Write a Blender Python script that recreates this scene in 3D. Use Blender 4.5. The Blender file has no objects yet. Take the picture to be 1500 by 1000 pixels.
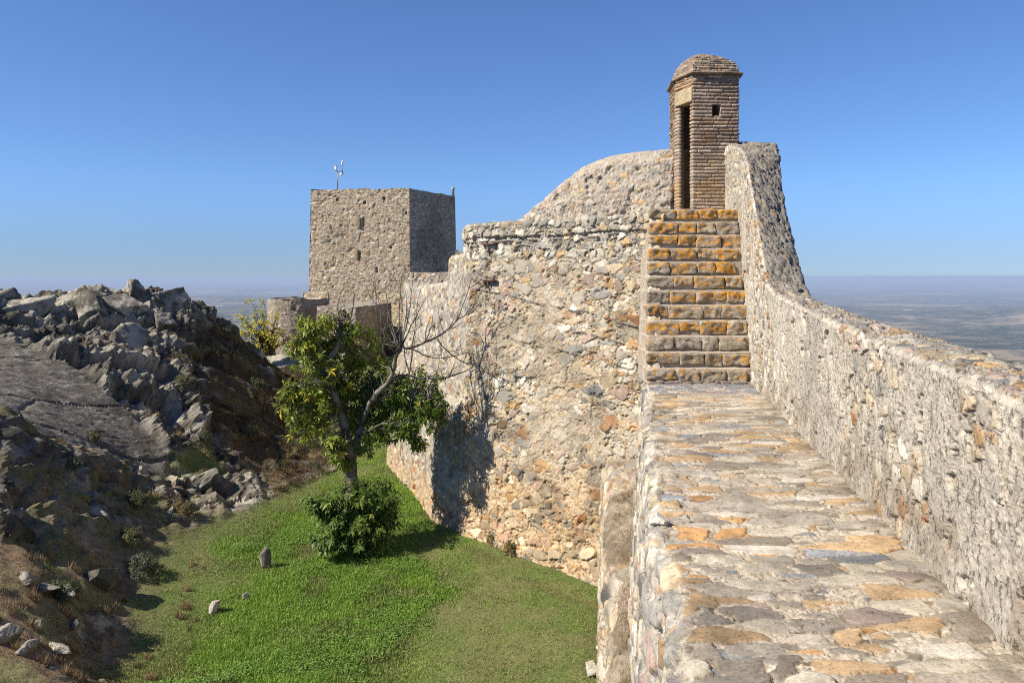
import bpy, math, random
import numpy as np
random.seed(4)
rng = np.random.default_rng(11)
F, CX, HY = 1167.0, 750.0, 405.0      # focal length and horizon of the photograph, in its pixels (survey of the place)
def W(px, py, Y):
    return np.array([(px-CX)/F*Y, Y, (HY-py)/F*Y])
scene = bpy.context.scene
COL = scene.collection

# ---------------------------------------------------------------- noise
def _h(ix, iy, iz, s):
    n = (ix*374761393 + iy*668265263 + iz*2147483647*3 + s*1274126177) & 0xffffffff
    n = ((n ^ (n >> 13)) * 1274126177) & 0xffffffff
    n = ((n ^ (n >> 16)) * 2246822519) & 0xffffffff
    n = n ^ (n >> 15)
    return (n & 0xffffff) / float(0xffffff)
def h2(a, b, s):
    a = np.asarray(a).astype(np.int64); b = np.asarray(b).astype(np.int64)
    return _h(a, b, a*0+7, s)
def vnoise(P, s=0):
    P = np.asarray(P, float)
    i = np.floor(P).astype(np.int64); f = P - i
    f = f*f*f*(f*(f*6-15)+10)
    r = 0
    for dx in (0, 1):
        wx = f[..., 0] if dx else 1-f[..., 0]
        for dy in (0, 1):
            wy = f[..., 1] if dy else 1-f[..., 1]
            for dz in (0, 1):
                wz = f[..., 2] if dz else 1-f[..., 2]
                r = r + wx*wy*wz*_h(i[..., 0]+dx, i[..., 1]+dy, i[..., 2]+dz, s)
    return r*2-1
def fbm(P, scale, s=0, octv=4, rough=.5):
    P = np.asarray(P, float)*scale
    a, r, t = 1., 0, 0
    for o in range(octv):
        r = r + a*vnoise(P, s+o*17); t += a; a *= rough; P = P*2.03+11.3
    return r/t
def UVn(U, V, scale, s=0, octv=3):
    return fbm(np.stack([U, V, U*0], -1), scale, s, octv)
def sstep(a, b, x):
    t = np.clip((x-a)/(b-a), 0, 1); return t*t*(3-2*t)
def lerp(a, b, t):
    return a + (b-a)*t
def C3(*c): return np.array(c, float)

# ---------------------------------------------------------------- stone patterns
def cells(U, V, su, sv, seed, jit=.85, skip=.2, brick=False):
    a, b = U/su, V/sv
    i0, j0 = np.floor(a).astype(np.int64), np.floor(b).astype(np.int64)
    big = 1e9
    d1 = np.full(a.shape, big); d2 = d1.copy()
    x1 = d1.copy(); y1 = d1.copy(); x2 = d1.copy(); y2 = d1.copy(); id1 = np.zeros(a.shape)
    asp = sv/su
    for dj in (-2, -1, 0, 1, 2):
        jj = j0+dj
        sh = h2(jj, jj*0+3, seed+9) if brick else 0
        ib = np.floor(a-sh).astype(np.int64) if brick else i0
        for di in (-2, -1, 0, 1, 2):
            ii = ib+di
            pres = h2(ii, jj, seed) > skip
            cx = ii+.5+sh+jit*(h2(ii, jj, seed+1)-.5)
            cy = jj+.5+jit*(h2(ii, jj, seed+2)-.5)*(.25 if brick else 1)
            d = (a-cx)**2+((b-cy)*(1.0 if not brick else 1.25))**2
            d = np.where(pres, d, big)
            n1 = d < d1
            n2 = (~n1) & (d < d2)
            d2 = np.where(n1, d1, np.where(n2, d, d2)); x2 = np.where(n1, x1, np.where(n2, cx, x2)); y2 = np.where(n1, y1, np.where(n2, cy, y2))
            d1 = np.where(n1, d, d1); x1 = np.where(n1, cx, x1); y1 = np.where(n1, cy, y1)
            id1 = np.where(n1, h2(ii, jj, seed+5), id1)
    sep = np.sqrt((x2-x1)**2+(y2-y1)**2)+1e-6
    edge = (d2-d1)/(2*sep)*min(su, sv)
    return edge, id1, (a-x1)*su, (b-y1)*sv
def pick(idv, pal, seed=0):
    """palette [(weight, colour)] chosen by a stone's id, with its own shade of brightness"""
    w = np.array([p[0] for p in pal], float); cw = np.cumsum(w)/w.sum()
    k = np.searchsorted(cw, np.modf(idv*7.13+seed*.31)[0].clip(0, .9999))
    c = np.array([p[1] for p in pal])[k]
    br = .72+.5*np.modf(idv*91.7)[0]
    return c*br[..., None]
def rf(idv, k): return np.modf(idv*k)[0]
def stones(U, V, P, su, sv, seed, pal, gap=.012, hgt=.03, soft=.018, warp=.25, jit=.85, skip=.2, brick=False, amount=1.0, tilt=.18, joint=.75):
    wu = UVn(U, V, 1.6/su, seed+30, 3)*warp*su; wv = UVn(U, V, 1.6/su, seed+31, 3)*warp*sv
    e, idv, ox, oy = cells(U+wu, V+wv, su, sv, seed, jit, skip, brick)
    e = e + UVn(U, V, 9/su, seed+40, 2)*.006
    on = rf(idv, 13.7) < amount
    m = sstep(gap, gap+soft, e)*on
    t1 = (rf(idv, 31.1)-.5)*tilt; t2 = (rf(idv, 57.3)-.5)*tilt
    hh = hgt*(.45+.9*rf(idv, 17.9)) + t1*ox + t2*oy + hgt*.35*(1-np.exp(-np.maximum(e, 0)/.04))
    c = pick(idv, pal, seed)
    c = c*(1+.22*UVn(U, V, 14, seed+50, 3))[..., None]
    jt = np.exp(-((e-gap)/.007)**2)*on*sstep(-.35, .25, UVn(U, V, 5, seed+60, 2))*joint
    return m, m*hh, c, idv, jt
def over(base, top):
    """lay a set of stones on what is below: base=(H,C), top=(mask,H,C,id)"""
    H, C = base; m, h, c = top[0], top[1], top[2]
    H, C = H*(1-m)+h, C*(1-m[..., None])+c*m[..., None]
    if len(top) > 4: j = top[4]; H = H-.009*j; C = lerp(C, C*C3(.50, .45, .40), j[..., None])
    return H, C
def mortar(U, V, seed, col, amp=.008, chip=.05, chipcol=None):
    n = UVn(U, V, 6, seed, 4); f = UVn(U, V, 40, seed+3, 2)
    H = amp*(n*1.5+f)
    C = col*(1+.16*n+.14*f)[..., None]
    if chip:
        e, idv, _, _ = cells(U+.02*UVn(U, V, 20, seed+5, 2), V+.02*UVn(U, V, 20, seed+6, 2), chip, chip*.75, seed+7)
        m = sstep(.002, .010, e)*(rf(idv, 13.3) < .6)
        H = H+m*amp*1.6*rf(idv, 5.1)
        cc = pick(idv, chipcol if chipcol else [(1, col*1.15), (1, col*.75), (.4, C3(.4, .26, .15))])
        C = lerp(C, cc, m[..., None]*.8)
    return H, C

CREAM, PALE, WHITE = C3(.57, .46, .31), C3(.52, .465, .38), C3(.68, .63, .53)
OCHRE, RUST, PINK = C3(.50, .33, .17), C3(.42, .22, .11), C3(.44, .33, .27)
SLATE, GREY, BROWN = C3(.19, .185, .18), C3(.34, .32, .285), C3(.27, .19, .12)
BLUEG = C3(.25, .29, .34)
PAL_WALL = [(4, CREAM), (4, PALE), (1.6, WHITE), (2.0, OCHRE), (.9, RUST), (1.6, PINK), (.5, SLATE), (1.5, GREY), (.35, BROWN)]
PAL_GREYWALL = [(3, GREY), (3, PALE), (1, WHITE), (1, CREAM), (1, SLATE), (.5, OCHRE), (.6, PINK)]
PAL_TOWER = [(4, C3(.54, .43, .29)), (3, C3(.62, .53, .39)), (1.6, C3(.70, .62, .5)), (1.2, C3(.48, .33, .19)), (1, C3(.56, .41, .30)), (1.0, C3(.30, .25, .19))]
PAL_WALK = [(3, C3(.50, .44, .35)), (3.6, C3(.33, .29, .24)), (2.6, C3(.42, .36, .29)), (2.8, C3(.47, .33, .19)), (1.1, C3(.50, .29, .13)), (.8, C3(.29, .30, .31)), (.35, C3(.37, .29, .25)), (1.2, C3(.26, .22, .17)), (.8, C3(.55, .50, .42))]
PAL_BRICK = [(3, C3(.31, .195, .13)), (3, C3(.40, .275, .19)), (2, C3(.29, .21, .155)), (1.4, C3(.43, .26, .14)), (1.6, C3(.48, .37, .27))]

# ---------------------------------------------------------------- materials
MATS = {}
def surf_mat(name, rough=.92, fine=55., bump=.5, var=.35, lichen=False, bdist=.006, spec=.25, pits=False):
    if name in MATS: return MATS[name]
    m = bpy.data.materials.new(name); m.use_nodes = True; MATS[name] = m
    nt = m.node_tree; N = nt.nodes; L = nt.links
    b = N['Principled BSDF']; b.inputs['Roughness'].default_value = rough; b.inputs['Specular IOR Level'].default_value = spec
    tc = N.new('ShaderNodeTexCoord'); at = N.new('ShaderNodeAttribute'); at.attribute_name = 'Col'
    n1 = N.new('ShaderNodeTexNoise'); n1.inputs['Scale'].default_value = fine; n1.inputs['Detail'].default_value = 6; n1.inputs['Roughness'].default_value = .68
    L.new(tc.outputs['Object'], n1.inputs['Vector'])
    mr = N.new('ShaderNodeMapRange'); mr.inputs['From Min'].default_value = .3; mr.inputs['From Max'].default_value = .7
    ALB = .76
    mr.inputs['To Min'].default_value = ALB*(1-var); mr.inputs['To Max'].default_value = ALB*(1+var)
    L.new(n1.outputs['Fac'], mr.inputs['Value'])
    vm = N.new('ShaderNodeVectorMath'); vm.operation = 'SCALE'
    L.new(at.outputs['Color'], vm.inputs[0]); L.new(mr.outputs[0], vm.inputs['Scale'])
    col = vm.outputs[0]
    hgt = n1.outputs['Fac']
    # small dark cracks and grains
    n4 = N.new('ShaderNodeTexNoise'); n4.inputs['Scale'].default_value = fine*.45; n4.inputs['Detail'].default_value = 7; n4.inputs['Roughness'].default_value = .72; n4.inputs['Distortion'].default_value = .6
    L.new(tc.outputs['Object'], n4.inputs['Vector'])
    r4 = N.new('ShaderNodeMapRange'); r4.inputs['From Min'].default_value = .34; r4.inputs['From Max'].default_value = .43; r4.inputs['To Min'].default_value = .72 if pits else .45; r4.inputs['To Max'].default_value = 1
    L.new(n4.outputs['Fac'], r4.inputs['Value'])
    v4 = N.new('ShaderNodeVectorMath'); v4.operation = 'SCALE'; L.new(col, v4.inputs[0]); L.new(r4.outputs[0], v4.inputs['Scale']); col = v4.outputs[0]
    a4 = N.new('ShaderNodeMath'); a4.operation = 'MULTIPLY_ADD'; a4.inputs[1].default_value = .9; L.new(r4.outputs[0], a4.inputs[0]); L.new(n1.outputs['Fac'], a4.inputs[2]); hgt = a4.outputs[0]
    if pits:
        n3 = N.new('ShaderNodeTexNoise'); n3.inputs['Scale'].default_value = 26; n3.inputs['Detail'].default_value = 8; n3.inputs['Roughness'].default_value = .75
        mp = N.new('ShaderNodeMapping'); mp.inputs['Scale'].default_value = (1, 1, .55)
        L.new(tc.outputs['Object'], mp.inputs['Vector']); L.new(mp.outputs[0], n3.inputs['Vector'])
        r3 = N.new('ShaderNodeMapRange'); r3.inputs['From Min'].default_value = .37; r3.inputs['From Max'].default_value = .45; r3.inputs['To Min'].default_value = .40; r3.inputs['To Max'].default_value = 1
        L.new(n3.outputs['Fac'], r3.inputs['Value'])
        v2 = N.new('ShaderNodeVectorMath'); v2.operation = 'SCALE'; L.new(col, v2.inputs[0]); L.new(r3.outputs[0], v2.inputs['Scale']); col = v2.outputs[0]
        ad = N.new('ShaderNodeMath'); ad.operation = 'MULTIPLY_ADD'; ad.inputs[1].default_value = 1.6
        L.new(r3.outputs[0], ad.inputs[0]); L.new(n1.outputs['Fac'], ad.inputs[2]); hgt = ad.outputs[0]
    if lichen:
        la = N.new('ShaderNodeAttribute'); la.attribute_name = 'lich'
        n2 = N.new('ShaderNodeTexNoise'); n2.inputs['Scale'].default_value = 12; n2.inputs['Detail'].default_value = 9; n2.inputs['Roughness'].default_value = .72
        L.new(tc.outputs['Object'], n2.inputs['Vector'])
        s = N.new('ShaderNodeMath'); s.operation = 'ADD'; L.new(n2.outputs['Fac'], s.inputs[0]); L.new(la.outputs['Fac'], s.inputs[1])
        r = N.new('ShaderNodeMapRange'); r.inputs['From Min'].default_value = .965; r.inputs['From Max'].default_value = 1.02
        L.new(s.outputs[0], r.inputs['Value'])
        cr = N.new('ShaderNodeValToRGB'); cr.color_ramp.elements[0].position = .35; cr.color_ramp.elements[0].color = (.40, .24, .05, 1)
        cr.color_ramp.elements[1].position = .6; cr.color_ramp.elements[1].color = (.44, .19, .03, 1)
        L.new(n1.outputs['Fac'], cr.inputs['Fac'])
        mx = N.new('ShaderNodeMix'); mx.data_type = 'RGBA'
        L.new(r.outputs[0], mx.inputs['Factor']); L.new(col, mx.inputs['A']); L.new(cr.outputs['Color'], mx.inputs['B']); col = mx.outputs['Result']
    L.new(col, b.inputs['Base Color'])
    bp = N.new('ShaderNodeBump'); bp.inputs['Strength'].default_value = bump; bp.inputs['Distance'].default_value = bdist
    L.new(hgt, bp.inputs['Height']); L.new(bp.outputs[0], b.inputs['Normal'])
    return m
def plain_mat(name, color, rough=.6, metal=0, noise=0, scale=20):
    if name in MATS: return MATS[name]
    m = bpy.data.materials.new(name); m.use_nodes = True; MATS[name] = m
    N, L = m.node_tree.nodes, m.node_tree.links
    b = N['Principled BSDF']; b.inputs['Roughness'].default_value = rough; b.inputs['Metallic'].default_value = metal
    n = N.new('ShaderNodeTexNoise'); n.inputs['Scale'].default_value = scale; n.inputs['Detail'].default_value = 5
    tc = N.new('ShaderNodeTexCoord'); L.new(tc.outputs['Object'], n.inputs['Vector'])
    cr = N.new('ShaderNodeValToRGB'); c = np.array(color)
    cr.color_ramp.elements[0].position = .3; cr.color_ramp.elements[0].color = (*(c*(1-noise)), 1)
    cr.color_ramp.elements[1].position = .7; cr.color_ramp.elements[1].color = (*(c*(1+noise)), 1)
    L.new(n.outputs['Fac'], cr.inputs['Fac']); L.new(cr.outputs['Color'], b.inputs['Base Color'])
    return m
def leaf_mat(name, trans=.35, rough=.5):
    if name in MATS: return MATS[name]
    m = bpy.data.materials.new(name); m.use_nodes = True; MATS[name] = m
    N, L = m.node_tree.nodes, m.node_tree.links
    b = N['Principled BSDF']; b.inputs['Roughness'].default_value = rough; b.inputs['Specular IOR Level'].default_value = .3
    at = N.new('ShaderNodeAttribute'); at.attribute_name = 'Col'; L.new(at.outputs['Color'], b.inputs['Base Color'])
    t = N.new('ShaderNodeBsdfTranslucent'); L.new(at.outputs['Color'], t.inputs['Color'])
    mx = N.new('ShaderNodeMixShader'); mx.inputs[0].default_value = trans
    L.new(b.outputs[0], mx.inputs[1]); L.new(t.outputs[0], mx.inputs[2]); L.new(mx.outputs[0], N['Material Output'].inputs['Surface'])
    return m

# ---------------------------------------------------------------- objects
def tag(o, label=None, cat=None, group=None, kind=None):
    if label: o['label'] = label
    if cat: o['category'] = cat
    if group: o['group'] = group
    if kind: o['kind'] = kind
    return o
def empty(name, loc):
    o = bpy.data.objects.new(name, None); COL.objects.link(o); o.location = tuple(loc); o.empty_display_size = .3
    return o
def mesh(name, Vt, Fc, mat, base=None, parent=None, col=None, lich=None, smooth=True):
    """link ONE mesh object. Vt (n,3) in world space; Fc an (m,4|3) int array or list of those"""
    Vt = np.asarray(Vt, float)
    if parent is not None: org = np.array(parent_origin(parent))
    elif base is not None: org = np.array(base, float)
    else: org = np.zeros(3)
    Vt = Vt-org
    me = bpy.data.meshes.new(name)
    fl = Fc if isinstance(Fc, list) else [Fc]
    fl = [np.asarray(f, np.int64) for f in fl if len(f)]
    loops = np.concatenate([f.ravel() for f in fl]).astype(np.int32)
    tot = np.concatenate([np.full(len(f), f.shape[1]) for f in fl])
    st = np.concatenate([[0], np.cumsum(tot)[:-1]])
    me.vertices.add(len(Vt)); me.vertices.foreach_set('co', Vt.astype(np.float32).ravel())
    me.loops.add(len(loops)); me.loops.foreach_set('vertex_index', loops)
    me.polygons.add(len(tot)); me.polygons.foreach_set('loop_start', st.astype(np.int32))
    if smooth: me.polygons.foreach_set('use_smooth', np.ones(len(tot), bool))
    me.update(calc_edges=True); me.validate()
    if col is not None:
        a = me.attributes.new('Col', 'FLOAT_COLOR', 'POINT')
        c = np.ones((len(Vt), 4), np.float32); c[:, :3] = np.clip(np.asarray(col).reshape(-1, 3), 0, 1); a.data.foreach_set('color', c.ravel())
    if lich is not None:
        a = me.attributes.new('lich', 'FLOAT', 'POINT'); a.data.foreach_set('value', np.asarray(lich, np.float32).ravel())
    me.materials.append(mat)
    o = bpy.data.objects.new(name, me); COL.objects.link(o)
    if parent is not None: o.parent = parent
    else: o.location = tuple(org)
    return o
def parent_origin(p):
    v = np.array(p.location)
    while p.parent is not None:
        p = p.parent; v = v+np.array(p.location)
    return v
def gridfaces(nu, nv, closed=False):
    i = np.arange(nu if closed else nu-1); j = np.arange(nv-1)
    I, J = np.meshgrid(i, j, indexing='ij'); I2 = (I+1) % nu
    return np.stack([I*nv+J, I2*nv+J, I2*nv+J+1, I*nv+J+1], -1).reshape(-1, 4)
def resample(pts, step):
    """pts (K,3); returns fractional control index per sample, spacing about step (number or list per segment)"""
    k = [0.]
    for i in range(len(pts)-1):
        L = np.linalg.norm(pts[i+1]-pts[i]); s = step[i] if isinstance(step, (list, tuple)) else step
        n = max(1, int(round(L/s)))
        k += list(i+(np.arange(n)+1)/n)
    return np.array(k)
def at_k(A, k, axis=0):
    i = np.clip(np.floor(k).astype(int), 0, A.shape[axis]-2); f = k-i
    a = np.take(A, i, axis); b = np.take(A, i+1, axis)
    sh = [1]*A.ndim; sh[axis] = len(k)
    f = f.reshape(sh)
    return a*(1-f)+b*f
def loft(stations, su, sv):
    """stations (S,K,3) -> P (nu,nv,3), U, V arclengths, Ku, Kv fractional control indices"""
    S = np.asarray(stations, float)
    mid = S.mean(1); ku = resample(mid, su)
    kv = resample(S.mean(0), sv)
    P = at_k(at_k(S, ku, 0), kv, 1)
    u = np.concatenate([[0], np.cumsum(np.linalg.norm(np.diff(P[:, P.shape[1]//2], axis=0), axis=1))])
    U = np.repeat(u[:, None], P.shape[1], 1)
    V = np.concatenate([np.zeros((P.shape[0], 1)), np.cumsum(np.linalg.norm(np.diff(P, axis=1), axis=2), 1)], 1)
    return P, U, V, np.repeat(ku[:, None], P.shape[1], 1), np.repeat(kv[None], P.shape[0], 0)
def normals(P, closed=False):
    if closed: du = np.roll(P, -1, 0)-np.roll(P, 1, 0)
    else: du = np.gradient(P, axis=0)
    dv = np.gradient(P, axis=1)
    n = np.cross(du, dv); n /= np.linalg.norm(n, axis=-1, keepdims=True)+1e-12
    return n
def sheet(name, P, H, Cc, mat, N=None, sign=1, lich=None, **kw):
    if N is None: N = normals(P)
    Q = P+N*sign*H[..., None]
    f = gridfaces(P.shape[0], P.shape[1])
    if sign < 0: f = f[:, ::-1]
    return mesh(name, Q.reshape(-1, 3), f, mat, col=Cc.reshape(-1, 3), lich=None if lich is None else lich, **kw)
def endcaps(P, H, N, sign=1):
    pass
# ================================================================ camera, sky, sun
cam = bpy.data.cameras.new('camera'); co = bpy.data.objects.new('camera', cam); COL.objects.link(co)
co.location = (0, 0, 0); co.rotation_euler = (math.radians(90), 0, 0)
cam.sensor_width = 36; cam.lens = 36*F/1500; cam.shift_y = -(500-HY)/1500
cam.clip_start = .1; cam.clip_end = 400000
scene.camera = co
SUN_EL, SUN_AZ = math.radians(43), math.atan2(-.91, -.41)      # azimuth measured from +Y towards +X
sd = np.array([math.sin(SUN_AZ)*math.cos(SUN_EL), math.cos(SUN_AZ)*math.cos(SUN_EL), math.sin(SUN_EL)])
from mathutils import Vector
sl = bpy.data.lights.new('sun', 'SUN'); sl.energy = 5.0; sl.angle = math.radians(.53); sl.color = (1, .91, .75)
so = bpy.data.objects.new('sun', sl); COL.objects.link(so); so.location = (-20, -10, 30)
so.rotation_euler = Vector(sd).to_track_quat('Z', 'Y').to_euler()
world = bpy.data.worlds.new('World'); scene.world = world; world.use_nodes = True
wn, wl = world.node_tree.nodes, world.node_tree.links
sky = wn.new('ShaderNodeTexSky'); sky.sky_type = 'NISHITA'; sky.sun_disc = False
sky.sun_elevation = SUN_EL; sky.sun_rotation = SUN_AZ % (2*math.pi); sky.altitude = 860
sky.air_density = 1.0; sky.dust_density = .4; sky.ozone_density = 5.5
bg = wn['Background']; bg.inputs['Strength'].default_value = .094
wtc = wn.new('ShaderNodeTexCoord'); wm = wn.new('ShaderNodeMapping'); wm.inputs['Scale'].default_value = (1, 1, 1.0); wm.inputs['Location'].default_value = (0, 0, .045)
wl.new(wtc.outputs['Generated'], wm.inputs['Vector']); wl.new(wm.outputs[0], sky.inputs['Vector'])
hs = wn.new('ShaderNodeHueSaturation'); hs.inputs['Saturation'].default_value = 1.08; hs.inputs['Hue'].default_value = .508
wl.new(sky.outputs[0], hs.inputs['Color']); wg = wn.new('ShaderNodeMix'); wg.data_type = 'RGBA'; wg.blend_type = 'MULTIPLY'; wg.inputs['Factor'].default_value = 1; wg.inputs['B'].default_value = (.88, .955, 1.0, 1)
wl.new(hs.outputs[0], wg.inputs['A'])
wx = wn.new('ShaderNodeSeparateXYZ'); wl.new(wtc.outputs['Generated'], wx.inputs[0])
wr = wn.new('ShaderNodeMapRange'); wr.interpolation_type = 'SMOOTHSTEP'; wr.inputs['From Min'].default_value = -.01; wr.inputs['From Max'].default_value = .12; wl.new(wx.outputs['Z'], wr.inputs['Value'])
wc = wn.new('ShaderNodeMix'); wc.data_type = 'RGBA'; wc.inputs['A'].default_value = (.68, .61, .64, 1); wc.inputs['B'].default_value = (1, 1, 1, 1); wl.new(wr.outputs[0], wc.inputs['Factor'])
w2 = wn.new('ShaderNodeMix'); w2.data_type = 'RGBA'; w2.blend_type = 'MULTIPLY'; w2.inputs['Factor'].default_value = 1; wl.new(wg.outputs['Result'], w2.inputs['A']); wl.new(wc.outputs['Result'], w2.inputs['B'])
wl.new(w2.outputs['Result'], bg.inputs['Color'])
vs = scene.view_settings; vs.view_transform = 'Standard'; vs.look = 'None'; vs.exposure = .75; vs.gamma = 1
scene.cycles.filter_width = 1.0; scene.cycles.use_denoising = False; scene.cycles.use_adaptive_sampling = False
scene.cycles.max_bounces = 6; scene.cycles.diffuse_bounces = 3; scene.cycles.volume_bounces = 0; scene.cycles.transparent_max_bounces = 8
scene.cycles.caustics_reflective = False; scene.cycles.caustics_refractive = False

# haze: one closed box of thin air
def box_mesh(x0, x1, y0, y1, z0, z1):
    v = np.array([(x, y, z) for x in (x0, x1) for y in (y0, y1) for z in (z0, z1)], float)
    f = np.array([(0, 1, 3, 2), (4, 6, 7, 5), (0, 4, 5, 1), (2, 3, 7, 6), (0, 2, 6, 4), (1, 5, 7, 3)])
    return v, f
hm = bpy.data.materials.new('haze_air'); hm.use_nodes = True
hn, hl = hm.node_tree.nodes, hm.node_tree.links
hn.remove(hn['Principled BSDF'])
pv = hn.new('ShaderNodeVolumePrincipled'); pv.inputs['Color'].default_value = (.50, .63, .84, 1); pv.inputs['Density'].default_value = 1/13000; pv.inputs['Anisotropy'].default_value = 0.0
hl.new(pv.outputs[0], hn['Material Output'].inputs['Volume'])
v, f = box_mesh(-150000, 150000, -150000, 150000, -411, 12)
tag(mesh('haze', v, f, hm, smooth=False), 'pale blue haze lying over the far plain', kind='stuff')

# ================================================================ far plain
pm = bpy.data.materials.new('plain_fields'); pm.use_nodes = True
N, L = pm.node_tree.nodes, pm.node_tree.links
b = N['Principled BSDF']; b.inputs['Roughness'].default_value = 1; b.inputs['Specular IOR Level'].default_value = 0
tc = N.new('ShaderNodeTexCoord')
def nz(scale, det, mp=None, rough=.6):
    n = N.new('ShaderNodeTexNoise'); n.inputs['Scale'].default_value = scale; n.inputs['Detail'].default_value = det; n.inputs['Roughness'].default_value = rough
    L.new(tc.outputs['Object'], n.inputs['Vector']); return n
def ramp(src, p0, c0, p1, c1):
    r = N.new('ShaderNodeValToRGB'); r.color_ramp.elements[0].position = p0; r.color_ramp.elements[0].color = (*c0, 1)
    r.color_ramp.elements[1].position = p1; r.color_ramp.elements[1].color = (*c1, 1); L.new(src, r.inputs['Fac']); return r
vo = N.new('ShaderNodeTexVoronoi'); vo.inputs['Scale'].default_value = 1/650; L.new(tc.outputs['Object'], vo.inputs['Vector'])
fields = ramp(vo.outputs['Color'], .25, (.03, .04, .02), .8, (.15, .12, .07))
big = ramp(nz(1/3800, 6).outputs['Fac'], .50, (0, 0, 0), .60, (1, 1, 1))
woods = ramp(nz(1/170, 8, rough=.8).outputs['Fac'], .46, (.014, .022, .010), .60, (.17, .135, .08))
m1 = N.new('ShaderNodeMix'); m1.data_type = 'RGBA'; L.new(big.outputs[0], m1.inputs['Factor']); L.new(woods.outputs[0], m1.inputs['A']); L.new(fields.outputs[0], m1.inputs['B'])
pale = ramp(nz(1/1500, 6, rough=.7).outputs['Fac'], .53, (0, 0, 0), .64, (1, 1, 1))
m2 = N.new('ShaderNodeMix'); m2.data_type = 'RGBA'; L.new(pale.outputs[0], m2.inputs['Factor']); L.new(m1.outputs['Result'], m2.inputs['A']); m2.inputs['B'].default_value = (.34, .26, .17, 1)
vil = ramp(nz(1/420, 2).outputs['Fac'], .70, (0, 0, 0), .74, (1, 1, 1))
m3 = N.new('ShaderNodeMix'); m3.data_type = 'RGBA'; L.new(vil.outputs[0], m3.inputs['Factor']); L.new(m2.outputs['Result'], m3.inputs['A']); m3.inputs['B'].default_value = (.8, .76, .7, 1)
L.new(m3.outputs['Result'], b.inputs['Base Color'])
n = 260
s = np.linspace(-1, 1, n); xs = np.sign(s)*np.abs(s)**3*140000
X, Y = np.meshgrid(xs, xs, indexing='ij')
R = np.hypot(X, Y)
Z = -400+sstep(2500, 7000, R)*np.maximum(-6, 170*fbm(np.stack([X, Y, X*0], -1), 1/4200, 5, 5))+sstep(40000, 90000, R)*150*np.maximum(0, fbm(np.stack([X, Y, X*0], -1), 1/26000, 9, 4))
tag(mesh('plain', np.stack([X, Y, Z], -1).reshape(-1, 3), gridfaces(n, n), pm), 'far plain of fields and oak woods', kind='structure')

# ================================================================ terrain of the castle hill
SLAB_PTS = [(0, 488, 21), (0, 610, 15.5), (-120, 560, 17), (255, 655, 19), (205, 690, 18), (120, 543, 20.3), (120, 655, 16.9), (200, 600, 19.7), (60, 515, 20.7), (120, 600, 18.6)]
CP = [W(*p) for p in SLAB_PTS] + [W(*p) for p in [
    # ridge
    (-150, 430, 24), (0, 450, 24), (60, 440, 24.5), (105, 435, 25), (190, 436, 26), (240, 440, 27), (290, 452, 28), (340, 488, 29), (400, 533, 30), (428, 560, 30),
    # between ridge and slab
    (90, 480, 23), (150, 500, 23), (180, 470, 24.5), (210, 520, 22.5), (250, 500, 24.5), (260, 560, 22), (230, 590, 21), (290, 620, 20.6), (320, 500, 27), (300, 560, 24),
    # dark slope down to the lawn
    (350, 560, 26), (340, 620, 23), (400, 620, 25.5), (380, 670, 22), (430, 640, 25.5), (450, 660, 24.5), (480, 688, 22.6), (440, 706, 21.2), (400, 722, 20), (350, 690, 20.5),
    (310, 660, 20.3), (280, 690, 19.3), (240, 705, 18.4), (330, 752, 18), (300, 735, 18.3), (260, 760, 17),
    # rocky band under the slab
    (0, 640, 14.8), (90, 690, 15.8), (60, 730, 14.4), (150, 735, 15.6), (200, 730, 16.6), (150, 790, 14.6), (200, 800, 15.2), (100, 780, 13.8), (0, 760, 13), (-150, 700, 13),
    # terrace lower left
    (60, 830, 12), (0, 870, 10.8), (120, 840, 12.9), (150, 850, 13.6), (90, 920, 11.1), (0, 960, 9.6), (120, 880, 12.4), (120, 940, 11.3), (60, 1000, 9.4), (-150, 900, 9.8), (-100, 1060, 8.2),
    (110, 1010, 9.6),
    # foot of the rocks
    (210, 850, 14.3), (190, 900, 13), (178, 950, 12), (165, 1000, 11.1), (150, 1100, 9.2),
    # lawn
    (400, 1000, 11.2), (700, 1000, 11.2), (900, 1000, 11.2), (300, 880, 13.8), (500, 900, 13.4), (700, 900, 13.4), (860, 860, 14.6), (500, 800, 16.3), (700, 790, 16.6), (400, 760, 18.0),
    (600, 720, 19.6), (540, 690, 22), (600, 672, 22.8), (560, 640, 25.5), (530, 600, 30), (560, 560, 34), (540, 535, 37), (480, 530, 38), (600, 520, 38), (440, 520, 36), (400, 515, 35), (420, 500, 38),
    (640, 740, 18.9), (530, 650, 24.6)]]
CP += [np.array(p, float) for p in [(1.5, 10, -5.75), (4, 12, -5.75), (8, 14, -7), (3, 18, -5.5), (6, 24, -6), (0, 30, -5), (0, 40, -4), (-4, 7, -5.8), (0, 5, -5.9), (6, 5, -7), (-9, 5, -4.7), (-9, 8.5, -4.5),
    (-16, 58, -3.5), (-8, 58, -3), (-4, 60, -3), (-14, 42, -7), (-16, 34, -8), (-22, 32, -9), (-11, 36, -6), (-18, 28.5, -3), (-14, 32, -7.5), (-12.5, 40, -7), (-20, 20, -2.6), (-20, 12, -4.6), (-24, 45, -16),
    (5, 50, -5), (-25, 55, -18), (-30, 30, -12)]]
CP = np.array(CP)
def rbf_fit(cp):
    d = np.hypot(cp[:, None, 0]-cp[None, :, 0], cp[:, None, 1]-cp[None, :, 1])
    n = len(cp); A = np.zeros((n+3, n+3)); A[:n, :n] = d+np.eye(n)*.12*-1
    A[:n, n] = 1; A[:n, n+1:] = cp[:, :2]; A[n, :n] = 1; A[n+1:, :n] = cp[:, :2].T
    return np.linalg.solve(A, np.concatenate([cp[:, 2], [0, 0, 0]]))
RB = rbf_fit(CP)
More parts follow.
